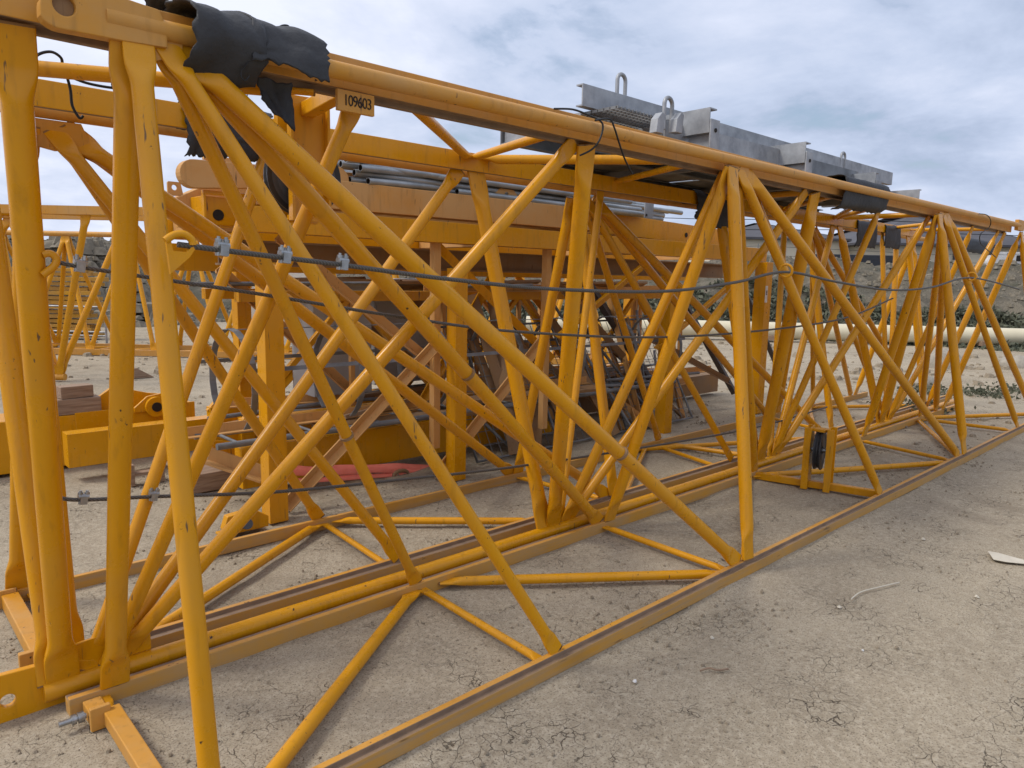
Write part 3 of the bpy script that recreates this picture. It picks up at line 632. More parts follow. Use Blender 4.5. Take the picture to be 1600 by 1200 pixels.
# ---- galvanised platform on top of the jibs
P = thing('steel_platform', 'galvanised grey steel platform with lifting eyes and mesh floor, on the top rails', 'platform', (5.5, 3.1, 2.36))
CH = lambda h, w, t_=.008: [(0, -h / 2), (w, -h / 2), (w, -h / 2 + t_), (t_, -h / 2 + t_), (t_, h / 2 - t_), (w, h / 2 - t_), (w, h / 2), (0, h / 2)]
mirror = lambda pr: [(-x, z) for x, z in pr][::-1]
def chan(name, a, b, h, w, flip=False, mat=GALV):
    mb = MB(); mb.sweep(a, b, mirror(CH(h, w)) if flip else CH(h, w)); return mb.build(name, mat, P, 0)
zA = 2.627
chan('edge_channel', (3.19, 2.86, zA), (7.95, 2.90, zA + .035), .12, .05, True)
chan('edge_channel', (3.2, 3.56, 2.50), (7.9, 3.60, 2.52), .13, .05, False, GALVD)
chan('face_channel', (3.62, 2.60, 2.44), (5.05, 2.61, 2.46), .16, .05, True)
chan('face_channel', (5.1, 2.60, 2.46), (6.4, 2.61, 2.47), .13, .05, True, GALVD)
chan('end_channel', (3.22, 2.90, 2.49), (3.22, 3.54, 2.49), .10, .05, False)
chan('end_channel', (7.85, 2.60, 2.47), (7.85, 3.56, 2.47), .12, .05, False)
for x, zt in ((3.80, 2.60), (5.02, 2.575), (6.28, 2.51)):
    chan('cross_channel', (x, 2.42, zt - .075), (x, 3.54, zt - .085), .14, .075, False)
    mb = MB(); mb.box((x - .005, 2.405, zt - .26), (x + .09, 2.415, zt - .07)); mb.box((x + .035, 2.415, zt - .26), (x + .045, 2.58, zt - .15)); pd = mb.build('end_pad', GALV, P, .002)
    mb = MB(); mb.disc((x + .045, 2.404, zt - .13), (0, 1, 0), .012, .008, 14); mb.build('bolt', DARK, pd)
for x0, x1 in ((3.62, 4.95), (5.0, 6.25), (6.32, 6.9)):
    mb = MB(); mb.box((x0, 2.50, 2.372), (x1, 3.60, 2.378)); mb.build('deck_plate', GALVD, P)
for y, z in ((2.62, 2.352), (3.05, 2.35), (3.52, 2.345)):
    chan('joist', (3.45, y, z), (7.7, y, z), .045, .05, False, GALVD)
for x in (4.15, 5.4, 6.7):
    chan('joist', (x, 2.5, 2.33), (x, 3.6, 2.33), .05, .04, False, GALVD)
mb = MB()
for i in range(33):
    x = 3.26 + i * .034; mb.box((x, 2.66, 2.535), (x + .004, 3.52, 2.550))
for j in range(20):
    y = 2.67 + j * .0445; mb.box((3.26, y, 2.537), (4.38, y + .006, 2.548))
o = mb.build('mesh_floor', GALVD, P)
mb = MB()
for i in range(50):
    x = 6.95 + i * .0175; mb.box((x, 2.92, 2.52), (x + .004, 3.52, 2.535))
for j in range(20):
    y = 2.93 + j * .031; mb.box((6.95, y, 2.522), (7.82, y + .006, 2.533))
mb.build('mesh_floor', GALVD, P)
def eye(c, w=.075, h=.13, r=.012):
    pts = [(c.x - w / 2, c.y, c.z - .05)] + [(c.x - w / 2 * math.cos(a), c.y, c.z + h - w / 2 + w / 2 * math.sin(a)) for a in [PI * k / 10 for k in range(11)]] + [(c.x + w / 2, c.y, c.z - .05)]
    mb = MB(); mb.path(pts, r, 10); return mb.build('lifting_eye', GALV, P)
eye(at(970, 152, y=2.875)); eye(at(1043, 190, y=2.56)); eye(at(1316, 262, y=2.89))
for u in (1022, 1052):
    a = at(u, 196, y=2.54); mb = MB(); mb.prism([(a.x - .03, a.z - .045), (a.x + .035, a.z - .045), (a.x + .045, a.z + .06), (a.x + .02, a.z + .07), (a.x - .02, a.z + .03)], 2.50, 2.55); mb.build('wedge_lug', GALV, P, .003)

# ---- rubber sheets draped over rails
def drape(label, xs_, sec, jag=.03, seed=0, name='rubber_sheet'):
    """sec(t) -> list of (y, z) along the drape at t in 0..1"""
    rr = random.Random(seed); mb = MB(); cols = []; N_ = 18
    for i in range(N_ + 1):
        t_ = i / N_; s_ = sec(t_); s_ = [V((0, y, z)) for y, z in s_]; s_ = smooth_pts(s_, 4)
        x = xs_[0] + (xs_[1] - xs_[0]) * t_
        cols.append([(x + .006 * math.sin(j * .35 + seed) + (jag * .6 * rr.uniform(-1, 1) if i in (0, N_) else 0), p.y + .006 * math.sin(i * .42 + j * .15 + seed) - .010 * abs(MN.noise(V((i * .33, j * .22, seed * 3.1)))), p.z + .003 * math.sin(i * .35 + j * .2) + .010 * MN.noise(V((i * .25, j * .16, seed * 2.3 + 9)))) for j, p in enumerate(s_)])
        dz = jag * rr.uniform(-.45, .45); x_, y_, z_ = cols[-1][-1]; cols[-1][-1] = (x_, y_, z_ + dz)
    k_ = len(cols[0])
    mb.add([p for c in cols for p in c], [(i * k_ + j, (i + 1) * k_ + j, (i + 1) * k_ + j + 1, i * k_ + j + 1) for i in range(N_) for j in range(k_ - 1)], 0, True)
    o = mb.build(name, RUBBER, fix=False); md = o.modifiers.new('thick', 'SOLIDIFY'); md.thickness = .006
    c = sum((vv.co for vv in o.data.vertices), V()) / len(o.data.vertices)
    return tag(o, label, 'rubber sheet', 'rubber sheets draped over the rails', c)
xa, xb = at(300, 90, y=2.2).x, at(412, 110, y=2.2).x
drape('wide black rubber sheet wrapped over the near top rail, left of its torn neighbour', (xa, xb),
      lambda t_: [(2.50, 2.27), (2.44, 2.352), (2.37, 2.368 + .008 * (1 - t_)), (2.29, 2.368), (2.215 - .02 * (1 - t_), 2.33), (2.190 - .016 * math.sin(PI * t_), 2.27), (2.205, 2.215), (2.27, 2.175 - .03 * math.sin(PI * t_)), (2.315, 2.155 + .05 * t_ ** 2 - .10 * max(0, 1 - abs(t_ - .28) / .40))], .014, 1)
xc, xd = at(392, 110, y=2.2).x, at(508, 120, y=2.2).x
drape('black rubber sheet with torn ends on the near top rail, beside the 109603 plate', (xc, xd),
      lambda t_: [(2.49, 2.28), (2.44, 2.36), (2.37, 2.377 - .006 * t_), (2.30, 2.375 - .01 * t_), (2.22, 2.345 - .012 * t_), (2.192, 2.285), (2.185 - .012 * t_, 2.25), (2.178 - .01 * t_, 2.205 + .018 * (1 - t_))], .014, 2)
xe, xf = at(236, 0, y=2.40).x, at(312, 45, y=2.40).x
drape('pointed black rubber strip curling along the near top rail at top left', (xe, xf),
      lambda t_: [(2.46, 2.352), (2.44, 2.36 + .02 * (1 - t_)), (2.41, 2.372 + .035 * (1 - t_)), (2.37, 2.372 + .02 * (1 - t_))], .01, 3)
a1, a2 = at(400, 130, y=2.35).x, at(452, 140, y=2.35).x
drape('dangling black rubber tongue under the near top rail, above the sheave bracket', (a1, a2),
      lambda t_: [(2.33, 2.215), (2.34, 2.19 - .02 * t_), (2.34, 2.165 - .05 * t_), (2.33, 2.145 - .085 * t_)], .006, 4)
def drape2(label, u0, u1, depth, seed, y=3.28, zt=2.30, front=True, long=.0):
    x0, x1 = at(u0, 230, y=y).x, at(u1, 230, y=y).x
    f = y - .055; bk = y + .06
    return drape(label, (x0, x1), lambda t_: [(bk, 2.20), (bk, zt - .03), (y + .02, zt + .004), (y - .02, zt + .004), (f, zt - .03), (f - .006, zt - .10), (f - .004, zt - .13 - depth * .5), (f + .01, zt - .14 - depth - long * math.sin(PI * t_))], .02, seed)
drape2('black rubber sheet with a wire loop on the far top rail beside the sheave', 352, 420, .02, 5, zt=2.305)
drape2('long black rubber flap hanging far below the far top rail beside the wire-looped sheet', 284, 318, .08, 6)
drape2('black rubber flap hanging behind the steep lattice tubes, right of the long one', 322, 392, .07, 7)
drape2('small black rubber sheet bulging under the far top rail by the platform middle', 1082, 1150, .06, 8, long=.06, zt=2.285)
x0, x1 = at(1300, 300, y=2.36).x, at(1372, 300, y=2.36).x
drape('black rubber sheet folded round the near top rail at the platform\'s far end', (x0, x1), lambda t_: [(2.46, 2.25), (2.45, 2.345), (2.37, 2.372), (2.30, 2.372), (2.275, 2.33), (2.28, 2.24), (2.30, 2.16 + .03 * t_), (2.36, 2.145 + .03 * t_)], .02, 9)
drape2('left one of two ragged black rubber strips hanging near the far rail end', 1342, 1374, .14, 10, zt=2.28)
drape2('right one of two ragged black rubber strips hanging near the far rail end', 1388, 1412, .12, 11, zt=2.28)
drape2('black rubber sheet under the far top rail near the tied end', 1506, 1562, .05, 12, zt=2.28)

# ---- wire ropes
def clamp(root, p, d):
    d = V(d).normalized(); mb = MB(); a = d.cross(V((0, 0, 1))).normalized(); c = a.cross(d)
    mb.bar(p - d * .012, p + d * .012, .030, .030, c); mb.path([p - d * .018 + c * .012, p + d * .018 + c * .012], .012, 10)
    for s_ in (-1, 1):
        q = p + c * .024 + d * .011 * s_
        mb.path([q - c * .040, q + c * .012], .005, 8); mb.path([q - c * .004, q + c * .006], .0095, 6)
    mb.build('rope_clip', BOLT, root)
def ring(root, c, nrm, R_=.036, r=.008, mat=YEL, name='guide_ring'):
    nrm = V(nrm).normalized(); a = nrm.cross(V((0, 0, 1))).normalized(); b2 = a.cross(nrm)
    mb = MB(); mb.path([c + (a * math.cos(2 * PI * k / 18) + b2 * math.sin(2 * PI * k / 18)) * R_ for k in range(18)], r, 8, 0, True); mb.build(name, mat, root)
def rope(label, pts, r, clips=(), name='wire_rope', mat=None, cat='wire rope', group='wire ropes strung through the lattice'):
    R_ = thing(name, label, cat, pts[0], group); mb = MB(); mb.path(smooth_pts(pts, 7), r, 10); mb.build('rope', mat or ROPE, R_)
    for p, d in clips: clamp(R_, p, d)
    return R_
ny = lambda u, v, y: at(u, v, y=y)
pts = [ny(278, 382, 1.985), ny(347, 391, 2.0), ny(445, 403, 2.03), ny(535, 414, 2.05), ny(700, 436, 2.06), ny(870, 452, 2.06), ny(1040, 455, 2.05), ny(1150, 441, 2.05), ny(1228, 425, 2.05), ny(1310, 441, 2.05), ny(1390, 453, 2.05), ny(1455, 449, 2.05), ny(1518, 434, 2.05), ny(1592, 452, 2.05)]
rp = rope('thick upper wire rope with three clips, hooked to the front lattice tube', pts, .0078, [(pts[1], pts[2] - pts[1]), (pts[2], pts[3] - pts[2]), (pts[3], pts[3] - pts[2])])
hk = ny(282, 384, 1.985)
mb = MB(); mb.path(smooth_pts([ny(258, 376, 1.985), ny(272, 367, 1.985), ny(287, 366, 1.985), ny(299, 374, 1.985), ny(301, 383, 1.985)], 4), .010, 10)
p = [ny(258, 368, 1.985), ny(266, 372, 1.985), ny(270, 392, 1.985), ny(292, 394, 1.985), ny(301, 383, 1.985), ny(304, 390, 1.985), ny(296, 402, 1.985), ny(266, 428, 1.985)]; mb.prism([(q.x, q.z) for q in p], 1.982, 1.992)
mb.build('rope_hook', YEL, J1)
ring(J1, ny(1228, 423, 2.03), (1, .2, .1)); ring(J1, ny(1518, 432, 2.03), (1, .2, .1))
pts = [ny(80, 406, 2.52), ny(125, 417, 2.52), ny(270, 439, 2.52), ny(403, 459, 2.52), ny(625, 495, 2.52), ny(805, 518, 2.52), ny(1024, 527, 2.52), ny(1196, 516, 2.52), ny(1320, 497, 2.52), ny(1395, 466, 2.52)]
rope('thin middle wire rope with one round clip, strung behind the front lattice tubes', pts, .0068, [(pts[1], pts[2] - pts[1])])
mb = MB(); mb.path(smooth_pts([ny(66, 398, 2.50), ny(78, 396, 2.50), ny(88, 404, 2.50), ny(84, 416, 2.50), ny(66, 430, 2.50)], 4), .011, 10); mb.build('rope_hook', YEL, J2)
pts = [ny(92, 778, 3.0), ny(130, 781, 3.0), ny(240, 776, 3.0), ny(440, 768, 3.0), ny(640, 748, 3.0), ny(800, 730, 3.0), ny(1000, 700, 3.0), ny(1180, 668, 3.0), ny(1292, 636, 3.0)]
rope('lowest wire rope with two clips, stretched just above the ground', pts, .0075, [(pts[1], pts[2] - pts[1]), (pts[2], pts[3] - pts[2])])
def cable(label, pts, r=.0045): 
    mb = MB(); mb.path(smooth_pts(pts, 6), r, 8); o = mb.build('tie_wire', WIRE); return tag(o, label, 'tie wire', 'black tie wires', pts[0])
yb = 2.75
cable('black wire looped round the cross tube at top left', [ny(45, 100, yb), ny(60, 85, yb), ny(80, 81, yb), ny(95, 90, yb), ny(98, 102, yb + .06), ny(104, 118, yb), ny(110, 140, yb), ny(113, 165, yb), ny(124, 184, yb), ny(130, 181, yb)])
cable('black wire trailing right along the cross tube at top left', [ny(82, 104, yb), ny(100, 115, yb), ny(130, 128, yb), ny(160, 135, yb), ny(186, 138, yb), ny(176, 134, yb), ny(178, 122, yb), ny(182, 114, yb)])
cable('black wire tied over the apex tube, in front of the mesh platform', [ny(866, 170, 2.3), ny(895, 171, 2.3), ny(920, 180, 2.25), ny(938, 189, 2.21), ny(942, 200, 2.2), ny(936, 220, 2.2), ny(924, 234, 2.22), ny(906, 243, 2.25)])
cable('black wire dangling under the apex tube, in front of the platform underside', [ny(930, 188, 2.21), ny(952, 186, 2.21), ny(960, 200, 2.2), ny(967, 222, 2.22), ny(976, 248, 2.25), ny(988, 272, 2.28)])
cable('black wire tied round the apex tube at the far end', [ny(1530, 334, 2.22), ny(1542, 336, 2.2), ny(1548, 345, 2.2), ny(1545, 356, 2.22), ny(1532, 366, 2.22), ny(1532, 380, 2.24), ny(1540, 388, 2.24), ny(1556, 402, 2.24)])
mbp = [ny(392, 62, 2.185), ny(394, 80, 2.185), ny(388, 98, 2.19), ny(377, 112, 2.2), ny(378, 122, 2.2), ny(384, 126, 2.2), ny(390, 118, 2.2)]
cable('thin wire binding the wide rubber sheet, knotted below it', mbp, .0022)
cable('thin wire loop sticking up from the far rubber sheet', [ny(372, 180, 3.2), ny(372, 160, 3.2), ny(378, 142, 3.2), ny(385, 142, 3.2), ny(386, 160, 3.2), ny(381, 182, 3.2)], .0025)
cable('thin wire loop standing above the torn rubber sheet', [ny(428, 48, 2.3), ny(440, 40, 2.3), ny(450, 40, 2.3), ny(452, 46, 2.3), ny(448, 52, 2.3)], .0025)

# ---- heavy girder at left and timbers
Gd = thing('box_girder', 'heavy yellow box girder with a pin boss, lying at left on the dirt', 'girder', (0, 6.85, 0))
mb = MB(); mb.box((-2.6, 6.6, .02), (2.3, 7.0, .43)); mb.build('box_section', YEL, Gd, .006)
mb = MB(); mb.box((1.36, 6.592, .03), (2.3, 6.604, .445)); mb.build('side_plate', YEL, Gd, .004)
a = [at(135, 640, y=6.6), at(182, 606, y=6.6), at(236, 616, y=6.6), at(262, 618, y=6.6), at(262, 660, y=6.6)]
mb = MB(); mb.prism([(p.x, p.z) for p in a] + [(a[-1].x, .40), (a[0].x, .40)], 6.70, 6.74); mb.build('gusset_plate', YEL, Gd, .004)
bc = at(243, 635, y=6.56)
a = [at(208, 637, y=6.6), at(228, 619, y=6.6), at(250, 614, y=6.6), at(262, 625, y=6.6)]
mb = MB(); mb.prism([(p.x, p.z) for p in a] + [(a[-1].x, .40), (a[0].x, .40)], 6.572, 6.60); mb.build('gusset_plate', YEL, Gd, .004)
mb = MB(); mb.disc((bc.x, 6.55, bc.z), (0, 1, 0), .085, .05, 32); bs = mb.build('pin_boss', YEL, Gd, .004)
mb = MB(); mb.disc((bc.x, 6.522, bc.z), (0, 1, 0), .04, .02, 24); mb.build('pin_hole', DARK, bs)
def block(label, a, b, cat='timber', name='timber_block', rz=0):
    mb = MB(); a, b = V(a), V(b); c = V(((a.x + b.x) / 2, (a.y + b.y) / 2, a.z)); mb.box(a - c, b - c); o = mb.build(name, WOOD, bevel=.006); o.location = c; o.rotation_euler = (0, 0, rz)
    o['label'] = label; o['category'] = cat; return o
a = at(84, 672, y=6.62); b_ = at(158, 640, y=6.62)
block('long weathered timber beam lying on the yellow girder at left', (a.x - .1, 6.60, .434), (b_.x, 6.78, .56))
a = at(92, 648, y=6.7); block('short brown timber offcut standing on the long timber beam', (a.x, 6.62, .563), (a.x + .24, 6.75, .66), rz=.1)
block('weathered timber at the photo\'s left edge on the yellow girder', (-.35, 6.62, .434), (.42, 6.8, .545))
a = at(219, 590, z=0); mb = MB(); mb.prism([(-.12, 0), (.18, 0), (-.05, .15), (-.12, .15)], -.06, .06); o = mb.build('timber_wedge', WOOD); o.location = a; tag(o, 'small wooden wedge alone on the dirt behind the girder', 'timber')
# plates, packers and loose angle near the frame foot
def angle_bar(label, a, b, mat=TAN, w=.05): 
    mb = MB(); s_ = w / .035; a, b = V(a), V(b); c = (a + b) / 2
    mb.sweep(a - c, b - c, [(x * s_, z * s_) for x, z in LP]); o = mb.build('angle_bar', mat); o.location = c; o['label'] = label; o['category'] = 'angle bar'
angle_bar('pale dusty angle bar sloping down in front of the frame foot', at(325, 712, y=5.0), at(412, 742, y=4.8))
angle_bar('yellow angle bar lying behind the pale dusty one', at(330, 702, y=5.3), at(425, 708, y=5.3), YEL, .06)
block('dark timber packer under the loose angle bars', (1.75, 5.25, 0), (2.6, 5.5, .14))
fb = thing('foot_bracket', 'yellow foot bracket with a grey bolt head, against the far bottom rail', 'steel bracket', at(385, 835, z=0))
p = [at(350, 828, y=4.2), at(356, 808, y=4.2), at(396, 796, y=4.2), at(420, 806, y=4.2), at(420, 822, y=4.2), at(352, 838, y=4.2)]
mb = MB(); mb.prism([(q.x, q.z) for q in p], 4.2, 4.26); mb.box((p[0].x, 4.26, .004), (p[3].x, 4.34, .02)); mb.build('plate', YEL, fb, .004)
c = at(384, 818, y=4.19); mb = MB(); mb.disc((c.x, 4.18, c.z), (0.2, 1, -.3), .032, .07, 20); mb.build('bolt_head', SHEAVE, fb)
rg = thing('iron_ring', 'small rusty ring lying on the dirt near the frame foot', 'ring', at(410, 778, z=.01)); c = at(410, 778, z=.012)
mb = MB(); mb.path([c + V((math.cos(2 * PI * k / 20) * .07, math.sin(2 * PI * k / 20) * .07, 0)) for k in range(20)], .013, 8, 0, True); mb.build('ring', BROWN, rg)
bb = thing('wooden_crate_side', 'small broken wooden frame on the dirt below the girder pin', 'wooden frame', at(232, 760, z=0)); c = at(232, 756, z=0)
mb = MB(); mb.box((c.x - .12, c.y, 0), (c.x - .09, c.y + .1, .16)); mb.box((c.x + .09, c.y, 0), (c.x + .12, c.y + .1, .17)); mb.box((c.x - .09, c.y + .01, .07), (c.x + .09, c.y + .09, .09)); mb.build('boards', WOOD, bb)

# ---- planks leaning inside the frame
def plank(label, p0, p1, w=.14, th=.06):
    c = (V(p0) + V(p1)) / 2; mb = MB(); mb.bar(V(p0) - c, V(p1) - c, w, th, (.5, -1, .4)); o = mb.build('plank', PLANK, bevel=.004); o.location = c
    o['label'] = label; o['category'] = 'plank'; o['group'] = 'dark planks leaning in the frame'
plank('dark grey plank leaning steeply in the frame, left of the three', at(905, 420, y=5.3), at(1026, 612, y=4.95))
plank('middle one of three dark planks leaning in the frame, crossing before the pipe', at(1050, 438, y=5.4), at(1146, 612, y=5.0))
plank('dark grey plank leaning behind the stickered frame post, rightmost of the three', at(1160, 446, y=5.2), at(1226, 600, y=4.9))

# ---- grey cabinets
C1 = thing('electrical_cabinet', 'grey metal cabinet with louvred vents inside the frame', 'cabinet', (3.4, 5.75, .2))
a = at(488, 442, y=5.6); b_ = at(578, 560, y=5.6); mb = MB(); mb.box((a.x, 5.6, .55), (b_.x + .02, 6.0, a.z)); sh = mb.build('shell', CAB, C1, .006)
for i in range(3):
    for j in range(6):
        u = 496 + i * 16 + 3; p = at(u + 14, 452 + j * 6.2, y=5.6); mb = MB(); mb.bar((p.x - .035, 5.594, p.z), (p.x + .035, 5.594, p.z), .014, .008, (0, .4, 1)); mb.build('louvre', DARK if False else CAB, sh)
mb = MB(); mb.box((a.x - .01, 5.585, a.z), (b_.x + .03, 6.01, a.z + .015)); mb.build('lid', CAB, C1)
C2 = thing('equipment_case', 'plain grey steel case behind the frame braces, right of the louvred cabinet', 'cabinet', (4.4, 6.0, 0))
a = at(585, 465, y=5.9); b_ = at(706, 560, y=5.9); mb = MB(); mb.box((a.x, 5.9, .55), (b_.x, 6.35, a.z)); mb.box((a.x + .3, 5.95, a.z), (b_.x - .1, 6.3, a.z + .18)); mb.build('shell', CAB, C2, .006)
mb = MB(); mb.box((a.x + .02, 5.888, .60), (a.x + .40, 5.902, a.z - .05)); mb.build('door', CAB, C2, .003)

# ---- caged ladder lying in the frame
Lc = thing('caged_ladder', 'grey steel ladder with hoop cage lying along the bottom of the frame', 'ladder', (4.2, 5.2, .3))
yc, zc, R_ = 4.85, .86, .36
for y, z in ((yc - .2, .47), (yc + .2, .47)):
    mb = MB(); mb.path([(1.75, y, z), (6.9, y, z)], .022, 10); mb.build('stile', GALVD, Lc)
mbm = MB(); mbm.path([(0, yc - .2, .47), (0, yc + .2, .47)], .012, 8)
for k in range(18):
    mb = MB(); x = 1.9 + k * .28; mb.path([(x, yc - .2, .47), (x, yc + .2, .47)], .012, 8); mb.build('rung', GALVD, Lc)
def flatband(mb, pts, wv, th, nrmf):
    for i in range(len(pts) - 1): 
        a, b_ = V(pts[i]), V(pts[i + 1]); mb.bar(a, b_ + (b_ - a) * .06, th, wv, wv and nrmf)
for k in range(7):
    x = 1.95 + k * .8; mb = MB(); pts = []
    for j in range(19):
        an = -PI * .80 / 1 * 1 + (PI * 1.6) * j / 18 + PI / 2; pts.append((x, yc + R_ * math.cos(an), zc + R_ * math.sin(an)))
    flatband(mb, pts, .045, .006, (1, 0, 0)); mb.build('hoop', GALVD, Lc)
for an in (PI / 2, PI * .10, PI * .90):
    mb = MB(); y, z = yc + (R_ - .008) * math.cos(an), zc + (R_ - .008) * math.sin(an); mb.bar((1.85, y, z), (6.85, y, z), .005, .028, (0, math.cos(an + PI / 2), math.sin(an + PI / 2))); mb.build('cage_strap', GALVD, Lc)
# stack of loose bracing bars on the sill
rnd = random.Random(11); gl = 'heaped inside the frame'
for k in range(96):
    x = rnd.uniform(2.4, 7.4); L = rnd.uniform(.7, 1.9)
    mt, nm_, cat, lb = ((TAN, 'loose_bar', 'steel bar', 'tan steel bar in the jumble of bars on the frame sill'), (GALVD, 'loose_tube', 'tube', 'grey steel tube in the jumble of bars on the frame sill'), (BROWN, 'loose_board', 'board', 'brown board in the jumble of bars on the frame sill'))[k % 3]
    if k < 40: y, z = rnd.uniform(4.75, 5.9), .36 + .02 * (k % 5) + rnd.uniform(0, .12); p0, p1 = V((x - L / 2, y, z)), V((x + L / 2, y + rnd.uniform(-.35, .35), z + rnd.uniform(-.03, .05)))
    elif k < 68: y, z = rnd.uniform(5.3, 6.05), 1.485 + .02 * (k % 3); p0, p1 = V((x - L / 2, y, z)), V((x + L / 2, y + rnd.uniform(-.2, .2), z + rnd.uniform(-.01, .03)))
    else: x = rnd.uniform(4.3, 7.4); p0 = V((x, rnd.uniform(4.55, 4.7), .03)); p1 = V((x + rnd.uniform(-.9, .9), rnd.uniform(5.22, 5.3), rnd.uniform(.7, 1.45)))
    c = (p0 + p1) / 2; mb = MB()
    if k % 3 == 1: mb.tube(p0 - c, p1 - c, .016, 10)
    elif k % 3 == 0: mb.sweep(p0 - c, p1 - c, LP)
    else: mb.bar(p0 - c, p1 - c, .10, .028, (rnd.uniform(-.5, .5), rnd.uniform(-.5, .5), 1))
    o = mb.build(nm_, mt); o.location = c; o['label'] = lb; o['category'] = cat; o['group'] = nm_.replace('_', ' ') + 's ' + gl
for i, (x0, lb) in enumerate(((3.95, 'grey wire mesh panel leaning on the mast section, nearer the red sling'), (5.75, 'grey wire mesh panel leaning on the mast section, nearer the white pipe'))):
    r = thing('mesh_panel', lb, 'mesh panel', (x0 + .75, 4.9, 0)); P_ = lambda a, t_: V((x0 + a, 4.62 + .62 * t_, .02 + 1.12 * t_))
    mb = MB(); mb.path([P_(0, 0), P_(1.5, 0), P_(1.5, 1), P_(0, 1)], .014, 8, 0, True); mb.build('border', GALVD, r)
    mb = MB()
    for k in range(1, 15): mb.path([P_(k * .1, 0), P_(k * .1, 1)], .0035, 6)
    for k in range(1, 10): mb.path([P_(0, k * .1), P_(1.5, k * .1)], .0035, 6)
    mb.build('mesh', GALVD, r)
# coral lifting sling
sg = thing('lifting_sling', 'coral red webbing sling lying over the frame sill', 'sling', (3.0, 4.85, .1))
def strap(pts, w_, name):
    mb = MB(); P_ = smooth_pts(pts, 6); vs_ = []
    for i, p in enumerate(P_):
        q_ = V((0, .55, .83 + .1 * math.sin(i * .7))) * (w_ / 2); vs_ += [p + q_, p - q_]
    mb.add(vs_, [(2 * i, 2 * i + 2, 2 * i + 3, 2 * i + 1) for i in range(len(P_) - 1)], 0, True); o = mb.build(name, SLING, sg, fix=False); md = o.modifiers.new('thick', 'SOLIDIFY'); md.thickness = .006
yv = 4.83
strap([at(450, 734, y=yv), at(485, 736, y=yv), at(540, 734, y=yv), at(600, 732, y=yv), at(640, 731, y=yv), at(672, 734, y=yv)], .075, 'upper_band')
strap([at(462, 752, y=yv - .02), at(500, 750, y=yv - .02), at(560, 745, y=yv - .02), at(612, 742, y=yv - .02), at(640, 736, y=yv - .02), at(668, 740, y=yv - .02)], .04, 'lower_band')
c = at(626, 742, y=yv - .03); mb = MB(); mb.path([c + V((math.cos(2 * PI * k / 14) * .07, 0, math.sin(2 * PI * k / 14) * .035)) for k in range(14)], .016, 8, 0, True); mb.build('shackle', BROWN, sg)
# ------------------------------------------------------------------ ground
def spaced(lo, hi, a, b, fine, grow=1.35):
    xs = []; x = a
    while x < b: xs.append(x); x += fine
    s = fine; x = b
    while x < hi: xs.append(x); s *= grow; x += s
    xs.append(hi); s = fine; x = a - fine; left = []
    while x > lo: left.append(x); s *= grow; x -= s
    return [lo] + left[::-1] + xs
from mathutils import noise as MN
gx = spaced(-400, 700, -1.0, 9.0, .07); gy = spaced(-400, 700, -1.0, 7.0, .04)
mb = MB(); nx, ny_ = len(gx), len(gy)
for x in gx:
    for y in gy:
        z = .012 * MN.noise(V((x * .9, y * .9, 0))) + .006 * MN.noise(V((x * 4, y * 4, 2))) - .008
        if .2 < x < 11:
            for yr in (1.858, 1.922, 2.810, 3.196, 3.994, 4.066): z += (.008 + .008 * MN.noise(V((x * 2.2, yr * 9, 3)))) * math.exp(-((y - yr) / .045) ** 2)
        mb.v.append(V((x, y, z)))
for i in range(nx - 1):
    for j in range(ny_ - 1):
        mb.f.append([i * ny_ + j, (i + 1) * ny_ + j, (i + 1) * ny_ + j + 1, i * ny_ + j + 1]); mb.m.append(0); mb.sm.append(True)
kind(mb.build('ground', DIRT, fix=False), 'structure')
# pebbles
def stone(mb, c, r, rr, fl=.6):
    n_ = 6; vs_ = []; top = c + V((0, 0, r * fl)); ph = rr.random() * 6
    ring1 = [c + V((math.cos(ph + 2 * PI * k / n_) * r * rr.uniform(.7, 1.2), math.sin(ph + 2 * PI * k / n_) * r * rr.uniform(.7, 1.2), -r * .2)) for k in range(n_)]
    ring2 = [c + V((math.cos(ph + 2 * PI * k / n_) * r * rr.uniform(.4, .7), math.sin(ph + 2 * PI * k / n_) * r * rr.uniform(.4, .7), r * fl * rr.uniform(.7, 1.1))) for k in range(n_)]
    mb.add(ring1 + ring2 + [top], [(k, (k + 1) % n_, n_ + (k + 1) % n_, n_ + k) for k in range(n_)] + [(n_ + k, n_ + (k + 1) % n_, 2 * n_) for k in range(n_)])
rr = random.Random(5); mb = MB()
for k in range(11000):
    d = 1.2 + 11 * rr.random() ** 1.5; a = rr.uniform(.02, 1.62); x, y = d * math.cos(a), d * math.sin(a)
    if MN.noise(V((x * .9, y * .9, 5))) + .5 * MN.noise(V((x * 3, y * 3, 5))) < rr.uniform(-.5, .9): continue
    stone(mb, V((x, y, -.006)), rr.choice([.002, .0025, .003, .003, .004, .004, .005, .0075]) * (1 + .05 * d), rr, .75)
for k in range(46):   # clumps of loose gravel
    d = 1.6 + 7 * rr.random(); a = rr.uniform(.1, 1.5); cx_, cy_ = d * math.cos(a), d * math.sin(a); sp_ = rr.uniform(.04, .16)
    for q in range(rr.randint(30, 120)): stone(mb, V((cx_ + rr.gauss(0, sp_ * 1.6), cy_ + rr.gauss(0, sp_), -.006)), rr.choice([.0025, .003, .004, .006, .009]) * (1 + .04 * d), rr, .8)
for k in range(900):
    d = rr.uniform(8, 19); a = rr.uniform(.1, 1.6); stone(mb, V((d * math.cos(a), d * math.sin(a), -.004)), rr.uniform(.015, .05), rr)
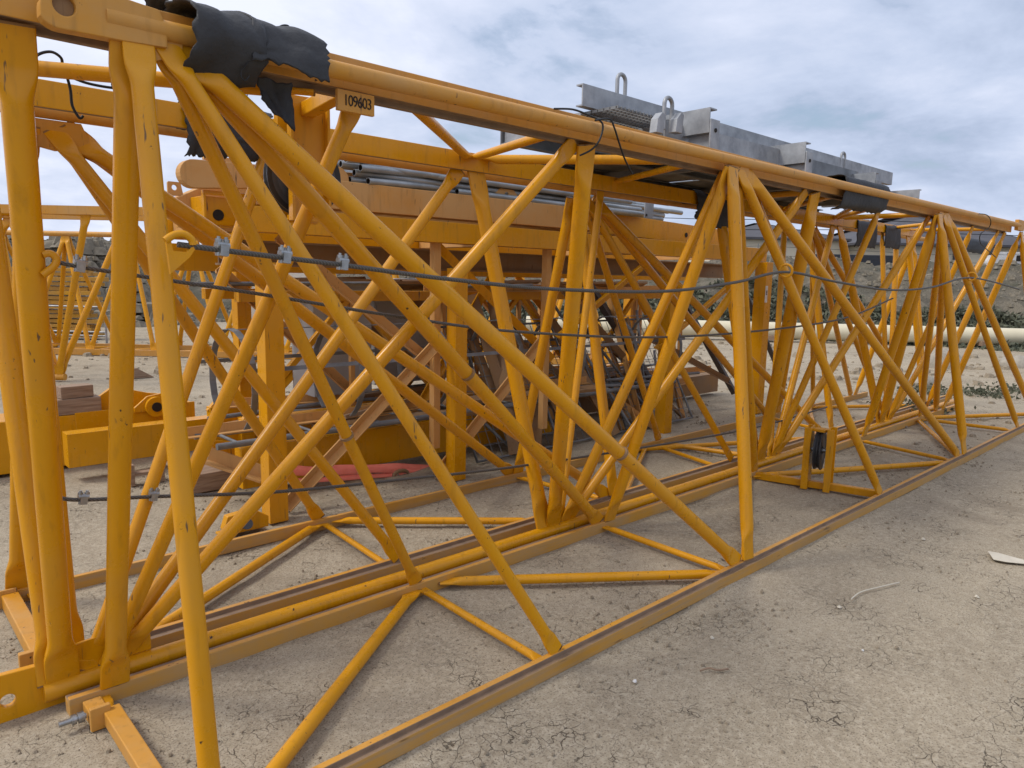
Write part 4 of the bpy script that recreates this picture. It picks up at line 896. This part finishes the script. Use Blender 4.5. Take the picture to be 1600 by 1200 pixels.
for k in range(2200):   # loose clods before the pipeline
    d = rr.uniform(12.5, 20.5); a = rr.uniform(.02, 1.5)
    if MN.noise(V((d * .5, a * 9, 8))) < rr.uniform(-.25, .3): continue
    stone(mb, V((d * math.cos(a), d * math.sin(a), -.02)), rr.choice([.02, .03, .035, .05, .07, .12]), rr, .7)
kind(mb.build('gravel', CLOD, fix=False), 'stuff')
# small litter in front
def litter(name, label, pts, r, mat, cat):
    mb = MB(); c = V(pts[0]); mb.path([V(p) - c for p in smooth_pts(pts, 5)], r, 8); o = mb.build(name, mat); o.location = c; o['label'] = label; o['category'] = cat
z_ = .008
litter('dry_stick', 'thin pale bent stick lying on the open dirt at right', [at(1330, 936, z=z_), at(1345, 925, z=z_), at(1375, 917, z=z_ + .004), at(1405, 910, z=z_)], .0035, BONE, 'stick')
p = [at(1543, 863, z=0), at(1560, 866, z=0), at(1600, 877, z=0), at(1612, 884, z=0), at(1572, 880, z=0), at(1552, 876, z=0)]
mb = MB(); c = p[0].copy(); mb.add([q - c + V((0, 0, .006)) for q in p] + [q - c + V((0, 0, .009)) for i, q in enumerate(p)], [(0, 1, 2, 3, 4, 5), (11, 10, 9, 8, 7, 6)] + [((i + 1) % 6, i, i + 6, (i + 1) % 6 + 6) for i in range(6)])
o = mb.build('plastic_shard', BONE); o.location = c; tag(o, 'pale pointed plastic shard on the dirt at the right edge', 'shard')
for i, (u, v, r_, lb) in enumerate(((1112, 996, .012, 'small pale stone beside a dark twig on the dirt in front'), (992, 1064, .010, 'white chip on the dirt nearest the front rail'), (1312, 948, .012, 'pale pebble just below the bent stick'), (1348, 1016, .007, 'tiny white pebble on open dirt below the bent stick'), (1442, 842, .014, 'pale flake on the dirt above the bent stick'), (1526, 932, .012, 'pale chip on the dirt below the plastic shard'))):
    mb = MB(); stone(mb, V((0, 0, 0)), r_, rr, .5); o = mb.build('pale_chip', WHITE if i in (1, 3) else BONE); o.location = at(u, v, z=0); tag(o, lb, 'stone')
tw = [at(1094, 1048, z=.004), at(1108, 1044, z=.008), at(1122, 1047, z=.006), at(1138, 1045, z=.004)]
litter('dark_twig', 'short dark twig lying on the dirt in front', tw, .004, GROOVE, 'twig')
# ------------------------------------------------------------------ embankment round the yard
def hill_h(az, d):
    foot = 23.5 + 2.5 * MN.noise(V((az * 3, 0, 0))); crest = foot + 9
    H_ = 2.4 + .25 * MN.noise(V((az * 5, 3, 0))) + (.15 * max(0, min(1, (az - 1.05) / .25)))
    t_ = max(0, min(1, (d - foot) / (crest - foot))); s_ = t_ * t_ * (3 - 2 * t_)
    x, y = d * math.cos(az), d * math.sin(az)
    return H_ * s_ + (.35 * MN.noise(V((x * .5, y * .5, 1))) + .22 * MN.noise(V((x * 1.3, y * 1.3, 4))) + .12 * MN.noise(V((x * 3, y * 3, 4)))) * min(1, 4 * t_) * (1 if d < crest + 2 else .35) - .12 * (1 - min(1, 6 * t_))
mb = MB(); AZ = [(-.35 + 2.3 * i / 420) for i in range(421)]; DS = [21 + .3 * k for k in range(46)] + [36, 40, 50, 70, 110, 200, 400]
for az in AZ:
    for d in DS: mb.v.append(V((d * math.cos(az), d * math.sin(az), hill_h(az, d))))
k_ = len(DS)
for i in range(len(AZ) - 1):
    for j in range(k_ - 1):
        mb.f.append([i * k_ + j, i * k_ + j + 1, (i + 1) * k_ + j + 1, (i + 1) * k_ + j]); mb.m.append(0); mb.sm.append(True)
kind(mb.build('embankment', SLOPE, fix=False), 'structure')
rr = random.Random(9); mb = MB()
for k in range(5200):
    az = rr.uniform(-.1, 1.7); d = rr.uniform(24, 33.5); z = hill_h(az, d)
    r_ = rr.uniform(.04, .12) * (2 if rr.random() < .06 else 1)
    if az < 1.1 and d < 28.5 and rr.random() < .7: continue
    stone(mb, V((d * math.cos(az), d * math.sin(az), z)), r_, rr, rr.uniform(.5, 1))
for k in range(900):   # rubble heap at left
    a = rr.gauss(0, 1); b_ = rr.gauss(0, .6); c = lat(-13.5 + a * 1.3, 22.5 + b_ * 1.6); h_ = max(0, 2.6 * math.exp(-(a * a + b_ * b_ * 2.2) * .55))
    stone(mb, V((c.x, c.y, h_ * rr.uniform(.55, 1))), rr.uniform(.10, .42), rr, rr.uniform(.4, .9))
kind(mb.build('rubble', BANKROCK, fix=False), 'stuff')
mb = MB(); cl = []
for k in range(1500):
    az = rr.uniform(-.1, 1.15); d = rr.uniform(22.4, 27.4)
    if MN.noise(V((az * 14, d * .45, 7))) < -.40 + .45 * max(0, d - 25) / 2.4: continue
    cl.append((az, d))
for az, d in cl:
    R_ = rr.uniform(.22, .5); base = V((d * math.cos(az), d * math.sin(az), hill_h(az, d)))
    for j in range(70):
        u = V((rr.gauss(0, 1), rr.gauss(0, 1), abs(rr.gauss(0, .7)))).normalized() * (R_ * rr.random() ** .4); u.z *= .75
        p = base + u; a = V((rr.gauss(0, 1), rr.gauss(0, 1), rr.gauss(0, 1))).normalized(); b_ = a.cross(V((rr.gauss(0, 1), rr.gauss(0, 1), rr.gauss(0, 1)))).normalized(); s_ = rr.uniform(.035, .085)
        mb.add([p - a * s_ * 1.6, p + b_ * s_ * .6, p + a * s_ * 1.6, p - b_ * s_ * .6], [(0, 1, 2, 3)])
kind(mb.build('scrub', SCRUB, fix=False), 'stuff')
mb = MB()
for u, v in ((1540, 617), (1450, 613), (1425, 640), (1600, 612)):
    base = at(u, v, z=0)
    for j in range(260):
        p = base + V((rr.gauss(0, .2), rr.gauss(0, .2), abs(rr.gauss(0, .05)))); a = V((rr.gauss(0, 1), rr.gauss(0, 1), rr.uniform(.2, 1))).normalized(); b_ = a.cross(V((rr.gauss(0, 1), rr.gauss(0, 1), 0))).normalized(); s_ = rr.uniform(.02, .045)
        mb.add([p - a * s_, p + b_ * s_ * .5, p + a * s_, p - b_ * s_ * .5], [(0, 1, 2, 3)])
kind(mb.build('weeds', SCRUB, fix=False), 'stuff')
# boulders before the slope
for i, (u, v, r_, lb) in enumerate(((1470, 571, .45, 'grey boulder in front of the pipeline, behind the last lattice tubes'), (1438, 600, .22, 'smaller grey boulder left of the weed tuft'), (1590, 572, .3, 'pale boulder at the right edge before the pipeline'))):
    mb = MB(); c = at(u, v, z=0); n1, n2 = 14, 9; vs_ = []
    for a in range(n2 + 1):
        for b_ in range(n1):
            th = PI * .62 * a / n2; ph = 2 * PI * b_ / n1; q = V((math.sin(th) * math.cos(ph) * 1.5, math.sin(th) * math.sin(ph), math.cos(th) * .75)); q *= r_ * (1 + .28 * MN.noise(q * 1.7 + V((i, 0, 0)))); vs_.append(q)
    mb.add(vs_, [(a * n1 + b_, a * n1 + (b_ + 1) % n1, (a + 1) * n1 + (b_ + 1) % n1, (a + 1) * n1 + b_) for a in range(n2) for b_ in range(n1)], 0, True)
    o = mb.build('boulder', STONE); o.location = c; o['label'] = lb; o['category'] = 'boulder'
# ------------------------------------------------------------------ pipeline
pp = thing('pipeline', 'long cream pipe lying across the yard at the foot of the embankment', 'pipe', (19, 8, 0))
q0 = at(1000, 520, d=20.3); q1 = at(1600, 533, d=19.3); q0.z = .30; q1.z = .30; dr = (q1 - q0).normalized()
mb = MB(); mb.tube(q0 - dr * 3.2, q1 + dr * 14, .225, 28); pm = mb.build('pipe', CREAM, pp)
for k in range(-1, 5):
    mb = MB(); c = q0 + dr * (k * 4.1); mb.path([c - dr * .03, c + dr * .03], .231, 28); mb.build('weld_band', CREAM, pp)
for k in range(5):
    c = q0 + dr * (-2 + k * 5.5); mb = MB(); s_ = V((-dr.y, dr.x, 0)); mb.bar(c - s_ * .35 + V((0, 0, -.19)), c + s_ * .35 + V((0, 0, -.19)), .2, .12); mb.build('sleeper', WOOD, pp)
# ------------------------------------------------------------------ buildings beyond the bank
def shed(label, l0, l1, d, zb, zw, zr, dep, over=1.0, win=()):
    r = thing('warehouse', label, 'building', lat((l0 + l1) / 2, d + dep / 2, zb), 'cream buildings beyond the bank'); P4 = lambda l_, dd, z: lat(l_, d + dd, z)
    mb = MB(); a = [P4(l0, 0, zb), P4(l1, 0, zb), P4(l1, dep, zb), P4(l0, dep, zb)]; b_ = [V((p.x, p.y, zw)) for p in a]
    mb.add(a + b_, [(0, 1, 5, 4), (1, 2, 6, 5), (2, 3, 7, 6), (3, 0, 4, 7)]); wl = mb.build('wall', WALL, r)
    mb = MB(); e_ = [P4(l0 - over, -over, zw), P4(l1 + over, -over, zw), P4(l1 + over, dep + over, zw), P4(l0 - over, dep + over, zw)]; hip = dep * .5
    t_ = [P4(l0 + hip, dep / 2, zr), P4(l1 - hip, dep / 2, zr)]; lo = [p - V((0, 0, .25)) for p in e_]
    mb.add(e_ + t_ + lo, [(0, 1, 5, 4), (1, 2, 5), (2, 3, 4, 5), (3, 0, 4), (1, 0, 6, 7), (2, 1, 7, 8), (3, 2, 8, 9), (0, 3, 9, 6), (6, 9, 8, 7)]); mb.build('roof', ROOF, r)
    for lw, z0, ww, hh in win:
        mb = MB(); p0 = P4(lw, -.06, z0); p1 = P4(lw + ww, -.06, z0 + hh); mb.add([p0, V((p1.x, p1.y, p0.z)), p1, V((p0.x, p0.y, p1.z))], [(0, 1, 2, 3)]); q_ = mb.build('window', ROOF, r); md = q_.modifiers.new('thick', 'SOLIDIFY'); md.thickness = .08
    return r
shed('long cream warehouse with a peaked grey hip roof beyond the bank', 40, 60, 84, 2.4, 6.3, 10.6, 22, 1.2, [(55, 4.6, 1.2, .8), (50, 4.6, 1.2, .8)])
shed('low cream building with a flat grey roof at the far right beyond the bank', 61.5, 92, 84, 2.4, 6.4, 7.6, 14, .8, [(66, 4.6, 1.2, .8), (72, 4.6, 1.2, .8)])
shed('plain cream warehouse left of the peaked one, behind the dark trailer', 24, 39, 88, 2.4, 6.9, 9.2, 16, .8)
tr = thing('trailer', 'long dark trailer parked along the top of the bank', 'trailer', lat(30, 64, 2.5))
mb = MB(); a, b_ = lat(25.8, 64, 0), lat(33.2, 64, 0); mb.bar(V((a.x, a.y, 3.35)), V((b_.x, b_.y, 3.35)), 2.3, 1.5); mb.build('body', simple('dark_trailer_sheet', (.03, .034, .042), .6), tr, .05)
for k in (.12, .2, .8, .88):
    c = a.lerp(b_, k); mb = MB(); s_ = V((FW.x, FW.y, 0)).normalized(); mb.disc((c.x - s_.x * 1.0, c.y - s_.y * 1.0, 2.72), s_, .36, .3, 20); mb.build('wheel', RUBBER, tr)
vn = thing('parked_van', 'small white van parked on top of the bank before the peaked warehouse', 'van', lat(43, 64, 2.5)); s1 = V((FW.y, -FW.x, 0)).normalized(); s2 = V((FW.x, FW.y, 0)).normalized()
def vprism(poly, w0, w1, name, mat, o_=None, c=lat(42.2, 62, 2.55)):
    mb = MB(); k = len(poly); vs_ = [c + s1 * x + s2 * w0 + V((0, 0, z)) for x, z in poly] + [c + s1 * x + s2 * w1 + V((0, 0, z)) for x, z in poly]
    mb.add(vs_, [list(range(k)), list(range(2 * k - 1, k - 1, -1))] + [((i + 1) % k, i, i + k, (i + 1) % k + k) for i in range(k)]); return mb.build(name, mat, vn, .03)
vprism([(-2.2, .3), (2.2, .3), (2.25, .9), (1.9, 1.15), (1.2, 1.85), (.9, 1.95), (-2.1, 1.95), (-2.25, 1.2)], -.85, .85, 'body', WHITE)
vprism([(-.5, 1.2), (.1, 1.2), (.1, 1.7), (-.5, 1.7)], -.87, -.84, 'window', DARK); vprism([(.25, 1.2), (1.55, 1.2), (1.1, 1.72), (.25, 1.72)], -.87, -.84, 'window', DARK)
for x in (-1.35, 1.4):
    c = lat(42.2, 62, 2.55) + s1 * x - s2 * .78; mb = MB(); mb.disc((c.x, c.y, c.z + .32), s2, .33, .22, 20); mb.build('wheel', RUBBER, vn)
# fence along the crest
fr = thing('wire_fence', 'thin post and wire fence along the crest of the bank', 'fence', lat(18, 33, 2.6))
pts_ = [lat(-6 + k * 1.9, 33.6) for k in range(28)]
for p in pts_:
    az = math.atan2(p.y, p.x); z = hill_h(az, p.length); p.z = z; mb = MB(); mb.path([p - V((0, 0, .2)), p + V((0, 0, .85))], .022, 6); mb.build('post', GALVD, fr)
for h_ in (.35, .75):
    mb = MB(); mb.path([p + V((0, 0, h_)) for p in pts_], .008, 5); mb.build('wire', WIRE, fr)
# overhead lines
for i, (z0, dd) in enumerate(((7.0, 74), (8.0, 74))):
    mb = MB(); mb.path([lat(-30 + 8 * k, dd, z0 - .25 * math.sin(PI * (k % 4) / 4)) for k in range(18)], .035, 5); o = mb.build('overhead_line', WIRE); tag(o, ('lower', 'upper')[i] + ' thin overhead line strung in front of the cream buildings', 'cable')
# ------------------------------------------------------------------ far lattice sections at left
def far_jib(label, l0, l1, d, n_, h=2.25, w_=1.0, l_apex=None, inv=False, tr_=.036, l_rail=None):
    r = thing('jib_section', label, 'crane section', lat((l0 + l1) / 2, d), 'lattice sections across the yard'); mb = None
    zt, zb = (h, .06) if not inv else (.06, h)
    A = lambda l_: lat(l_, d + w_ / 2, zt); B = lambda l_: lat(l_, d, zb); C_ = lambda l_: lat(l_, d + w_, zb)
    la = l1 if l_apex is None else l_apex
    mb = MB(); mb.tube(A(l0), A(la), .05, 12); mb.build('apex_tube', YEL2, r)
    for f in (B, C_):
        mb = MB(); mb.bar(f(l0), f(l1 if l_rail is None else l_rail), .09, .11); mb.build('bottom_rail' if not inv else 'top_rail', YEL2, r)
    st = (l1 - l0) / n_; nn = s2
    for k in range(n_):
        a, b_ = l0 + k * st, l0 + (k + 1) * st
        for f in (B, C_):
            for p, q in ((f(a), A(a + st * .5)), (A(a + st * .5), f(b_))):
                mb = MB(); mb.ftube(p, q, tr_, nn, n=12); mb.build('lattice_tube', [YEL, WELD], r)
        mb = MB(); mb.tube(B(a), C_(b_), .026, 8); mb.build('cross_brace', YEL, r)
        mb = MB(); mb.tube(B(a), C_(a), .026, 8); mb.build('cross_brace', YEL, r)
far_jib('upside-down yellow lattice section at far left, rails on top above the stacked bars', -14.15, -5.65, 9.75, 5, 2.36, 1.0, -6.4, True, .045, -4.7)
far_jib('yellow lattice section lying far behind the steel frame, across the yard', -12.8, 1.8, 13.5, 12, 2.25, 1.0, None, False, .042)
# stacked flat yellow bars
rr = random.Random(21); k = 0
for zi in range(15):
    z = .10 + zi * .105
    c = lat(-10.6 + rr.uniform(-.12, .12), 16.6 + rr.uniform(-.05, .05), z); L = 2.3 + rr.uniform(-.35, .25); mb = MB(); mb.bar((-L / 2, 0, 0), (L / 2, 0, 0), .35, rr.choice([.075, .085, .095]))
    mb.bar((L / 2 - .15, -.1, .03), (L / 2 + .02, -.1, .03), .06, .05)
    o = mb.build('stacked_bar', STACKM, bevel=.006); o.location = c; o.rotation_euler = (0, rr.uniform(-.02, .02), math.atan2(s1.y, s1.x) + rr.uniform(-.05, .05))
    o['label'] = 'flat yellow steel bar in the tall stack at far left beyond the lattice'; o['category'] = 'steel bar'; o['group'] = 'stacked flat yellow bars'
# barrier
bz = thing('crowd_barrier', 'low galvanised steel barrier in front of the stacked yellow bars', 'barrier', lat(-9.2, 15.2))
q = [lat(-10.6, 15.2), lat(-8.45, 15.0)]
for f in (.0, .78, 1.0):
    p = q[0].lerp(q[1], f); mb = MB(); mb.path([p, p + V((0, 0, .82))], .022, 8); mb.build('upright', GALV, bz)
for h_ in (.82, .3, .22):
    mb = MB(); mb.path([q[0] + V((0, 0, h_)), q[1] + V((0, 0, h_))], .02, 8); mb.build('rail', GALV, bz)
# cream panels behind the frame
tp = thing('cream_panel', 'cream painted panel with black bars standing behind the frame at left', 'panel', lat(-5.3, 15.5))
a, b_ = lat(-5.7, 15.6), lat(-4.3, 15.9); mb = MB(); mb.bar(V((a.x, a.y, .85)), V((b_.x, b_.y, .85)), .12, 1.6); mb.build('sheet', TARP, tp, .01)
for i, (t_, z) in enumerate(((.45, 1.35), (.5, 1.12), (.62, .92))):
    p = a.lerp(b_, t_); mb = MB(); c = V((p.x, p.y, z)) - s2 * .068; mb.bar(c - s1 * .13 + V((0, 0, .03)), c + s1 * .13 - V((0, 0, .03)), .01, .075); mb.build('mark', LAB, tp)
